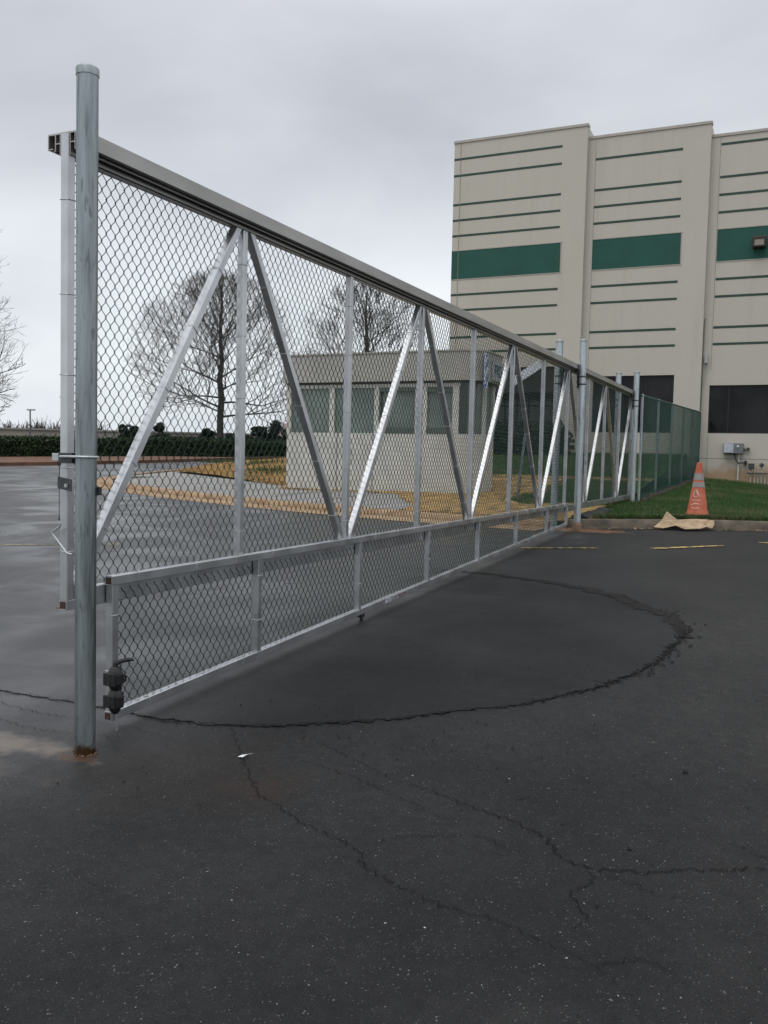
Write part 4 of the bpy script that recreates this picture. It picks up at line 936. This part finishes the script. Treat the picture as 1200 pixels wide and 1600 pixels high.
g.build('window_frame', mat('dark_green_frame', (0.07, 0.09, 0.075), 0.5), gh)
g = MB(); g.box(-3.78, -3.62, Y0 + 0.02, Y0 + 0.05, 2.2, 3.33); g.build('dark_pane', mat('dark_pane', (0.03, 0.035, 0.035), 0.2), gh)
g = MB(); g.prism(rr_outline(X0 - 0.08, X1 + 0.10, Y0 - 0.10, Y1 + 0.25, 0.55), 3.40, 4.06); g.build('roof_fascia', GROOF, gh)
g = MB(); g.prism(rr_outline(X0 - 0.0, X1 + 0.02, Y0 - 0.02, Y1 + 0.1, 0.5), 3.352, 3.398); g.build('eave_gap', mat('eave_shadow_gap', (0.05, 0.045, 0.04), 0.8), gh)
g = MB(); g.prism(rr_outline(X0 - 0.10, X1 + 0.12, Y0 - 0.12, Y1 + 0.27, 0.56), 4.062, 4.10); g.build('roof_trim', CAPW, gh)
for xa, xb in ((-6.98, -6.95), (-6.0, -5.97), (-4.75, -4.73)):
    g = MB(); g.box(xa, xb, Y0 - 0.004, Y0 + 0.02, GZ, 2.16); g.build('door_seam', mat('seam', (0.24, 0.235, 0.21), 0.8), gh)
g = MB(); g.tube([(-6.63, 19.36, 1.86), (-6.63, 19.31, 1.86), (-6.60, 19.29, 1.78), (-6.60, 19.29, 1.66), (-6.63, 19.31, 1.58), (-6.63, 19.36, 1.58)], 0.028, 8); g.build('door_handle', BLACK, gh, smooth=True)
# vertical blue-and-white banner and a lettered board on the round end
g = MB(); g.box(-3.22, -3.20, 19.42, 19.66, 3.22, 4.02); ban = g.build('banner', mat('banner_blue_white', (0.10, 0.16, 0.42), 0.6, 0, 0.3, 9, (1, 1, 1.0), col2=(0.62, 0.66, 0.74), lo=0.44, hi=0.54), gh)
g = MB(); g.box(-3.205, -3.18, 19.95, 20.95, 3.44, 3.90); sg = g.build('sign_board', mat('sign_board', (0.36, 0.39, 0.39), 0.5), gh)
g = MB()
for y, z0_, z1_ in ((20.10, 3.55, 3.82), (20.30, 3.60, 3.82), (20.42, 3.55, 3.80), (20.62, 3.55, 3.70), (20.74, 3.58, 3.82), (20.84, 3.56, 3.7)): g.box(-3.178, -3.170, y - 0.025, y + 0.025, z0_, z1_)
for y, z in ((20.19, 3.80), (20.19, 3.68), (20.52, 3.80), (20.52, 3.57), (20.70, 3.68)): g.box(-3.178, -3.171, y - 0.07, y + 0.07, z - 0.02, z + 0.02)
g.build('lettering', mat('sign_letters', (0.04, 0.07, 0.09), 0.6), sg)
# concrete plinth
g = MB(); g.prism(rr_outline(X0 - 0.3, X1 + 0.25, Y0 - 0.45, Y1 + 0.4, 0.7), 0.5, GZ); tag(g.build('guardhouse_pad', CONC), kind='structure')
# bent metal sign stake behind the gate
t = thing('steel_stake', (-1.98, 18.2, isl_z(-1.98, 18.2)), 'thin leaning blue grey steel stake in the straw right of the guardhouse', 'stake')
g = MB(); z_ = isl_z(-1.98, 18.2); g.bar((-2.0, 18.2, z_ - 0.05), (-1.86, 18.25, z_ + 1.55), 0.05, 0.05, up=(0, 1, 0)); g.build('stake', mat('bluegrey_steel', (0.13, 0.17, 0.18), 0.5, 0.5), t)

# ------------------------------------------------------------------ hedge, verge, far things
H0, H1 = Vector((-52.0, 14.9)), Vector((-8.0, 58.6)); hd = (H1 - H0).normalized(); hn = Vector((-hd.y, hd.x))
def hz(p): return 1.45 if p.y > YF else gp(p.y)
# mulch verge and kerb in front of hedge
MUL = mat('brown_mulch', (0.07, 0.035, 0.02), 0.95, 0, 0.3, 2, bump=0.5, col2=(0.16, 0.08, 0.045))
g = MB(); K = 50
road = [(-60, -2), (-33, 19.5), (-26, 26.3), (-23.2, 32), (-21.5, 38.3), (-19, 46), (-16, 56)]
rl = smooth_line(road, 8)
off = []
for p in rl:
    # opposite point on the hedge line (same parameter)
    tt = (p - H0).dot(hd); q = H0 + hd * tt + hn * 0.5; off.append(q)
for k in range(len(rl)):
    p, q = rl[k], off[k]
    g.v += [(p.x, p.y, hz(p) - 0.02), (p.x, p.y, hz(p) + 0.13), (p.x + (q.x - p.x) * 0.02, p.y + (q.y - p.y) * 0.02, hz(p) + 0.14), (q.x, q.y, hz(q) + 0.06)]
for k in range(len(rl) - 1):
    for j in range(3): g.f.append((k * 4 + j, k * 4 + j + 1, (k + 1) * 4 + j + 1, (k + 1) * 4 + j))
tag(g.build('mulch_verge', MUL), kind='structure')
hedge = thing('hedge', (H0.x, H0.y, gp(H0.y)), 'long clipped dark green hedge across the far side of the road', 'hedge')
hw_, hh_ = 0.7, 0.98
core = MB(); hn_ = 60
for k in range(hn_):
    p = H0 + (H1 - H0) * k / (hn_ - 1); z = hz(p)
    for a, c in ((-hw_ + 0.1, 0), (-hw_ + 0.1, hh_ - 0.12), (hw_ - 0.1, hh_ - 0.12), (hw_ - 0.1, 0)): core.v.append((p.x + hn.x * a, p.y + hn.y * a, z + c))
for k in range(hn_ - 1):
    for j in range(3): core.f.append((k * 4 + j, k * 4 + j + 1, (k + 1) * 4 + j + 1, (k + 1) * 4 + j))
HEDM = leafmat('hedge_leaves', (0.010, 0.022, 0.009), (0.035, 0.062, 0.022), None, 1.0, sc2=6)
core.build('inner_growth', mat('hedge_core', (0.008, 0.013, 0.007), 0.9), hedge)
n = 60000; t_ = RNG.uniform(0, 1, n); face = RNG.uniform(0, 1, n)
a = np.where(face < 0.3, RNG.uniform(-hw_, hw_, n), np.where(face < 0.95, -hw_ + RNG.normal(0, 0.05, n) + 0.03, hw_)); zf = np.where(face < 0.3, hh_ + RNG.normal(0, 0.05, n), RNG.uniform(0, hh_, n))
a = -a   # leafy side faces the road
px = H0.x + (H1.x - H0.x) * t_; py = H0.y + (H1.y - H0.y) * t_
P = np.c_[px + hn.x * -a * 1.0, py + hn.y * -a * 1.0, np.where(py > YF, 1.45, 0.02 + 0.04 * (py - 3.3)) + zf + 0.04 * np.sin(px * 1.1)]
P[:, 0] += 0; va = RNG.normal(size=(n, 3)); va /= np.linalg.norm(va, axis=1)[:, None]; vb = np.cross(va, RNG.normal(size=(n, 3))); vb /= np.linalg.norm(vb, axis=1)[:, None]; s_ = RNG.uniform(0.04, 0.09, (n, 1))
np_mesh('foliage', np.stack([P - va * s_, P + vb * s_ * .6, P + va * s_, P - vb * s_ * .6], 1).reshape(-1, 3), np.arange(4 * n).reshape(-1, 4), HEDM, hedge)

# bare winter trees
BARK = mat('winter_bark', (0.040, 0.034, 0.029), 0.9, 0, 0.3, 12)
TWIG = mat('winter_twigs', (0.085, 0.075, 0.068), 0.9, 0, 0.3, 2)
def bare_tree(base, height, spread, label, seed, trunk_h=2.3, trunk_r=0.2, up=0.5, maxd=6, group='bare winter trees', low=None, twig_r=0.010):
    rnd = random.Random(seed); t = thing('bare_tree', base, label, 'tree', group)
    g = MB(); tw = MB(); bx, by, bz = base
    pts = [Vector((bx, by, bz - 0.1)), Vector((bx + 0.03, by, bz + trunk_h * 0.5)), Vector((bx, by + 0.02, bz + trunk_h))]
    top = Vector((bx, by, bz + height * 0.93))
    lead = [pts[-1]]; 
    for k in range(1, 8): lead.append(pts[-1].lerp(top, k / 7) + Vector((rnd.gauss(0, 0.05), rnd.gauss(0, 0.05), 0)))
    g.tube([tuple(p) for p in pts + lead[1:]], [trunk_r * 1.35, trunk_r, trunk_r * 0.92] + [trunk_r * 0.85 * (1 - k / 8) ** 1.15 + 0.012 for k in range(7)], 9)
    g.build('trunk', BARK, t, smooth=True)
    ctr = Vector((bx, by, bz + trunk_h + (height - trunk_h) * 0.38)); ra = Vector((spread, spread, (height - trunk_h) * 0.58))
    def inside(p, s=1.0): q = p - ctr; return (q.x / ra.x) ** 2 + (q.y / ra.y) ** 2 + (q.z / ra.z) ** 2 < s
    cnt = [0]
    def grow(p, d, ln_, rad_, dep):
        n_ = 4 if dep < 2 else 3; pp = [p]; dd = d.copy()
        for k in range(n_):
            dd = (dd + Vector((rnd.gauss(0, 0.11), rnd.gauss(0, 0.11), rnd.gauss(0.035, 0.08)))).normalized(); pp.append(pp[-1] + dd * ln_ / n_)
        r1 = max(rad_ * 0.5, twig_r * 0.6); tgt = g2 if dep < 2 else tw
        tgt.tube([tuple(q) for q in pp], [rad_ + (r1 - rad_) * k / n_ for k in range(n_ + 1)], 5 if dep < 2 else 3, caps=False); cnt[0] += 1
        if dep >= maxd: return
        nch = rnd.choice((3, 4)) if dep < 3 else rnd.choice((2, 3))
        for c_ in range(nch):
            tpar = rnd.uniform(0.35, 1.0) if c_ else 1.0; k = min(int(tpar * n_), n_ - 1); q = pp[k].lerp(pp[k + 1], tpar * n_ - k)
            ax = dd.orthogonal(); ax.rotate(Matrix.Rotation(rnd.uniform(0, 6.28), 3, dd)); ang = rnd.uniform(0.3, 0.8) if c_ else rnd.uniform(0, 0.25)
            nd = (dd * math.cos(ang) + ax * math.sin(ang)); nd.z += 0.10; nd.normalize()
            nl = ln_ * rnd.uniform(0.6, 0.82)
            if not inside(q + nd * nl, 1.0 + 0.25 * rnd.random()): nl *= 0.45
            if not inside(q + nd * nl, 1.35): continue
            grow(q, nd, nl, max(rad_ * 0.6 * (0.8 + 0.3 * tpar), twig_r), dep + 1)
    g2 = MB(); nb = 24
    for k in range(nb):
        h = k / (nb - 1); p = lead[0].lerp(lead[-1], 0.0 + h * 0.85); i_ = min(int(h * 0.85 * 7), 6); p = lead[i_].lerp(lead[i_ + 1], h * 0.85 * 7 - i_)
        az = k * 2.4 + rnd.uniform(-0.3, 0.3); el = 0.02 + 1.1 * h ** 0.9 + rnd.uniform(-0.1, 0.15)
        d = Vector((math.cos(az) * math.cos(el), math.sin(az) * math.cos(el), math.sin(el)))
        grow(p, d, spread * (0.52 - 0.22 * h), trunk_r * (0.34 - 0.22 * h), 1)
    g2.build('limbs', BARK, t, smooth=True)
    o = tw.build('twigs', TWIG, t)
    return t
bare_tree((-26.2, 41.6, 1.45), 10.3, 5.0, 'bare winter tree with its whole trunk showing above the hedge, left of the guardhouse', 21, 2.3, 0.20, maxd=7, twig_r=0.0065)
bare_tree((-23.6, 54.9, 1.45), 12.3, 5.0, 'bare winter tree whose crown shows above the guardhouse roof', 33, 3.0, 0.22)
bare_tree((-40.3, 32.4, 1.2), 15.0, 5.9, 'bare winter tree at the left edge of the photo with long drooping side branches', 47, 2.4, 0.28, maxd=7, twig_r=0.0075)

# evergreen trees far off
EVG = leafmat('evergreen_needles', (0.008, 0.016, 0.009), (0.022, 0.036, 0.020), None, 1.0, sc2=3)
def ev_tree(x, y, h, sp, lab, seed):
    t = thing('evergreen_tree', (x, y, 1.45), lab, 'tree', 'evergreen trees beyond the hedge'); rg = random.Random(seed); C_ = []; R_ = []
    for k in range(9):
        a = rg.uniform(0, 6.28); rr_ = rg.uniform(0, sp * 0.6); rr_ *= 1.5; hh = rg.uniform(0.35, 0.90); C_.append((x + rr_ * math.cos(a) * (1.25 - hh), y + rr_ * math.sin(a), 1.45 + h * hh)); R_.append([sp * rg.uniform(0.2, 0.42), sp * 0.36, h * rg.uniform(0.08, 0.16)])
    leaf_cloud('crown', C_, R_, 3500, 0.10, EVG, t, seed)
    g = MB(); g.tube([(x, y, 1.3), (x, y, 1.45 + h * 0.7)], [0.22, 0.10], 7); g.build('trunk', BARK, t, smooth=True)
import math as _m
def far(px, Z):   # a bearing across the picture, used for far scenery
    a = yaw - _m.atan((px - 600) / 1383); d = Z / _m.cos(_m.atan((px - 600) / 1383)); return 3.3 - d * _m.sin(a), d * _m.cos(a)
EV = [(far(199, 85), 3.1, 1.3, 'small evergreen at the left of the far evergreens, beside the long low building'), (far(247, 86), 3.3, 1.3, 'small evergreen just right of the leftmost far one'),
      (far(314, 84), 2.7, 1.5, 'low evergreen seen just left of the bare tree trunk'), (far(357, 86), 2.5, 1.2, 'lowest evergreen, seen just right of the bare tree trunk'),
      (far(400, 84), 3.1, 1.7, 'bushy evergreen in the dark pair left of the guardhouse'), (far(430, 85), 3.7, 2.0, 'tallest evergreen, touching the left edge of the guardhouse')]
for k, ((x, y), h, s_, lab) in enumerate(EV): ev_tree(x, y, h, s_, lab, 70 + k)

# long low building, far
lb = thing('warehouse', (-60, 80, 1.45), 'long low beige warehouse beyond the hedge', 'building')
ax_, ay_ = -118, 66; cx_, cy_ = -47, 100
d_ = Vector((cx_ - ax_, cy_ - ay_)).normalized(); n_ = Vector((-d_.y, d_.x)) * 20
g = MB(); g.prism([(ax_, ay_), (cx_, cy_), (cx_ + n_.x, cy_ + n_.y), (ax_ + n_.x, ay_ + n_.y)], 1.3, 4.35); g.build('wall', mat('beige_wall', (0.25, 0.225, 0.19), 0.85, 0, 0.08, 0.3), lb)
g = MB(); e2 = d_ * 0.2; g.prism([(ax_ - e2.x, ay_ - e2.y - .2), (cx_ + e2.x, cy_ - .2), (cx_ + n_.x, cy_ + n_.y), (ax_ + n_.x, ay_ + n_.y)], 4.352, 4.55); g.build('roof_edge', mat('roof_edge', (0.22, 0.21, 0.19), 0.7), lb)
# small gabled house
hs = thing('house', (-53, 92, 1.45), 'tiny pinkish gabled house just over the hedge behind the first slanting brace', 'house')
hx, hy = -51.5, 95.5
g = MB(); g.prism([(hx - 2.4, hy - 2), (hx + 2.4, hy - 0.6), (hx + 1.6, hy + 3), (hx - 3.2, hy + 1.6)], 1.3, 4.2); g.build('wall', mat('pale_brick', (0.30, 0.22, 0.19), 0.85), hs)
g = MB(); q = [(hx - 2.8, hy - 2.2), (hx + 2.8, hy - 0.6), (hx + 2.0, hy + 3.2), (hx - 3.6, hy + 1.6)]; a_ = ((q[0][0] + q[3][0]) / 2, (q[0][1] + q[3][1]) / 2, 5.9); b_ = ((q[1][0] + q[2][0]) / 2, (q[1][1] + q[2][1]) / 2, 5.9)
Q = [(x, y, 4.21) for x, y in q]; g.poly([Q[0], Q[1], b_, a_]); g.poly([Q[2], Q[3], a_, b_]); g.poly([Q[0], a_, Q[3]]); g.poly([Q[1], Q[2], b_]); g.poly(list(reversed(Q))); g.build('roof', mat('roof_shingle', (0.20, 0.15, 0.14), 0.9), hs)
# lamp poles
for k, (px, Z, h, lab) in enumerate([(97, 88, 5.6, 'tall thin parking lot lamp post showing just left of the near gate post'), (46, 80, 3.9, 'short dark lamp post in front of the long warehouse')]):
    x, y = far(px, Z); t = thing('lamp_post', (x, y, 1.45), lab, 'lamp post', 'parking lot lamp posts')
    g = MB(); g.tube([(x, y, 1.3), (x, y, 1.45 + h)], 0.06, 6); g.build('pole', DSTEEL, t)
    g = MB(); g.bar((x - 0.36, y, 1.45 + h), (x + 0.36, y + 0.2, 1.45 + h), 0.22, 0.14); g.build('lamp_head', ZINC, t)
# far bare wood, reads as one mass
g = MB(); rnd = random.Random(5)
for k in range(190):
    px = -180 + 620 * (k / 190) + rnd.uniform(-3, 3); Z = rnd.uniform(150, 185); x, y = far(px, Z); hgt = (6.8 if px < 160 else 5.2) * rnd.uniform(0.75, 1.12)
    for j in range(26):
        a = rnd.uniform(0, 6.28); el = rnd.uniform(0.5, 1.5); p0 = Vector((x + rnd.uniform(-1, 1), y, 1.3 + hgt * rnd.uniform(0.1, 0.6))); ln_ = hgt * rnd.uniform(0.25, 0.45)
        p1 = p0 + Vector((math.cos(a) * math.cos(el), math.sin(a) * math.cos(el), math.sin(el))) * ln_
        g.tube([tuple(p0), tuple(p1)], [0.09, 0.02], 3, caps=False)
    g.tube([(x, y, 1.2), (x, y, 1.3 + hgt * 0.8)], [0.25, 0.06], 4, caps=False)
tag(g.build('bare_woods', mat('far_wood', (0.075, 0.06, 0.055), 0.95)), 'distant line of bare brown woods above the warehouse', 'trees', kind='stuff')

# ------------------------------------------------------------------ traffic cone
cx, cy = 1.80, 16.35; cz = lawn_z(cx, cy) + 0.01
cone = thing('traffic_cone', (cx, cy, cz), 'orange traffic cone with two grey bands and pale scrawls on the grass by the kerb', 'cone')
ORA = mat('cone_orange', (0.36, 0.070, 0.030), 0.7, 0, 0.2, 9, col2=(0.47, 0.14, 0.075))
def cr_(z): return 0.178 - (0.178 - 0.040) * z / 0.90
def band(z0, z1, material, name, extra=0.0, n=28):
    g = MB(); g.lathe((cx, cy, cz), [(cr_(z0) + extra, z0 + 0.03), (cr_(z1) + extra, z1 + 0.03)], n); return g.build(name, material, cone, smooth=True)
g = MB(); g.lathe((cx, cy, cz), [(0.195, 0.03), (0.185, 0.05), (cr_(0.03), 0.07), (cr_(0.9), 0.93), (0.030, 0.935), (0.028, 0.92)], 28); g.build('cone_body', ORA, cone, smooth=True)
GRYB = mat('grey_reflective_band', (0.25, 0.235, 0.225), 0.5, 0, 0.15, 10)
band(0.60, 0.72, GRYB, 'reflective_band', 0.004); band(0.475, 0.56, GRYB, 'reflective_band', 0.004)
g = MB(); g.box(cx - 0.185, cx + 0.185, cy - 0.185, cy + 0.185, cz, cz + 0.03); g.build('base', mat('cone_base', (0.05, 0.02, 0.018), 0.8, 0, 0.5, 10, col2=(0.25, 0.08, 0.05)), cone, bevel=0.01)
g = MB()
def oncone(a, z, e_=0.006): r_ = cr_(z) + e_; th = math.radians(-82 + a); return (cx + r_ * math.cos(th), cy + r_ * math.sin(th), cz + z + 0.03)
for st in ([(-30, .42), (-38, .36), (-34, .31), (-18, .295), (-6, .31)], [(-20, .43), (-8, .40), (2, .34), (10, .31)], [(-20, .43), (-12, .38), (-4, .33)], [(-42, .245), (-20, .25), (15, .245)], [(-45, .16), (-25, .185), (0, .185), (12, .17)], [(-40, .115), (-20, .10), (8, .115)]):
    g.tube([oncone(a, z, 0.002) for a, z in st], 0.0085, 5)
g.build('paint_scrawl', mat('scrawl_paint', (0.62, 0.42, 0.36), 0.7), cone, smooth=True)
# pale cut straw lying beside the cone foot
P_ = np.c_[RNG.normal(cx - 0.35, 0.16, 400), RNG.normal(cy - 0.12, 0.04, 400), np.zeros(400)]; P_[:, 2] = [lawn_z(a, c) + 0.02 for a, c in P_[:, :2]]
tag(blades('dry_grass', P_, 0.04, 0.12, 0.006, mat('dry_grass', (0.30, 0.28, 0.20), 0.9), flat=True), 'pale dry grass clippings beside the cone foot', 'dry grass', kind='stuff')

# cardboard sheet on the kerb
g = MB(); CB = mat('wet_cardboard', (0.22, 0.155, 0.095), 0.9, 0, 0.2, 8, col2=(0.40, 0.29, 0.18))
rows_ = [[(1.26, 14.98, .02), (1.36, 15.12, .12), (1.42, 15.28, .26)], [(1.42, 14.92, .015), (1.52, 15.10, .10), (1.60, 15.22, .13)], [(1.60, 15.00, .06), (1.66, 15.14, .10), (1.72, 15.30, .14)],
         [(1.76, 14.92, .015), (1.82, 15.14, .10), (1.86, 15.32, .15)], [(1.98, 15.00, .03), (2.02, 15.22, .10), (2.05, 15.34, .15)], [(2.06, 15.14, .05), (2.08, 15.30, .09), (2.09, 15.40, .14)], [(2.14, 15.20, .02), (2.16, 15.34, .07), (2.15, 15.42, .13)]]
for r_ in rows_:
    for x, y, z in r_: g.v.append((x, y, gp(y) + z + 0.012))
for i in range(6):
    for j in range(2): g.f.append((i * 3 + j, i * 3 + j + 1, (i + 1) * 3 + j + 1, (i + 1) * 3 + j))
o = g.build('cardboard_sheet', CB); so_ = o.modifiers.new('thick', 'SOLIDIFY'); so_.thickness = 0.008
tag(o, 'torn brown cardboard sheet sagging over the kerb in front of the cone', 'cardboard')
# grit in the gutter
gv = []
for k in range(500):
    x = RNG.uniform(0.0, 3.6); i_ = 0
    y = kerb_y(x) - 0.25 - abs(RNG.normal(0, 0.07)); gv.append((x, y, gp(y) + 0.006))
tag(blades('gutter_litter', np.array(gv), 0.02, 0.06, 0.006, mat('gutter_litter', (0.28, 0.19, 0.11), 0.9), flat=True), 'dry straw and grit lying in the gutter along the kerb', 'litter', kind='stuff')
# white scrap on the asphalt
z_ = gp(3.59) + 0.008
g = MB(); g.poly([(0.895, 3.575, z_), (0.925, 3.572, z_ + 0.004), (0.935, 3.60, z_ + 0.012), (0.955, 3.612, z_ + 0.016), (0.93, 3.612, z_ + 0.006), (0.905, 3.592, z_ + 0.005)])
o = g.build('paper_scrap', mat('white_scrap', (0.6, 0.6, 0.6), 0.8)); s2_ = o.modifiers.new('thick', 'SOLIDIFY'); s2_.thickness = 0.0015
tag(o, 'small crumpled white paper scrap on the dark asphalt right of the near post', 'paper scrap')
# loose dark gravel
g = MB(); rnd = random.Random(9)
def stone(x, y, s_):
    import bmesh
    i = len(g.v); z = gp(y) + 0.006
    for a in range(6):
        t = a * math.pi / 3 + rnd.uniform(-.3, .3); g.v.append((x + s_ * math.cos(t) * rnd.uniform(.7, 1.1), y + s_ * math.sin(t) * rnd.uniform(.7, 1.1), z))
    for a in range(6):
        t = a * math.pi / 3 + 0.3; g.v.append((x + s_ * 0.6 * math.cos(t), y + s_ * 0.6 * math.sin(t), z + s_ * rnd.uniform(0.6, 1.0)))
    for a in range(6): g.f.append((i + a, i + (a + 1) % 6, i + 6 + (a + 1) % 6, i + 6 + a))
    g.f.append(tuple(i + 6 + a for a in range(6)))
for k in range(230):
    if k < 150: x, y = rnd.gauss(1.5, 0.6), rnd.gauss(4.1, 0.35)
    else: x, y = rnd.uniform(-0.6, 3.3), rnd.uniform(2.4, 6)
    stone(x, y, rnd.choice((0.003, 0.004, 0.004, 0.005, 0.007)))
for k in range(60): p = edge[rnd.randint(14, 19)]; stone(p[0] + rnd.gauss(0.05, 0.07), p[1] + rnd.gauss(0, 0.12), rnd.uniform(0.005, 0.016))
for x, y, s_ in ((2.07, 4.29, .008), (2.90, 4.34, .016), (2.79, 3.44, .011), (2.76, 2.97, .008), (0.6, 3.1, .008), (0.35, 2.95, .007)): stone(x, y, s_)
tag(g.build('loose_gravel', mat('black_gravel', (0.012, 0.012, 0.012), 0.8)), 'loose black gravel scattered on the asphalt by the patch edge', 'gravel', kind='stuff')
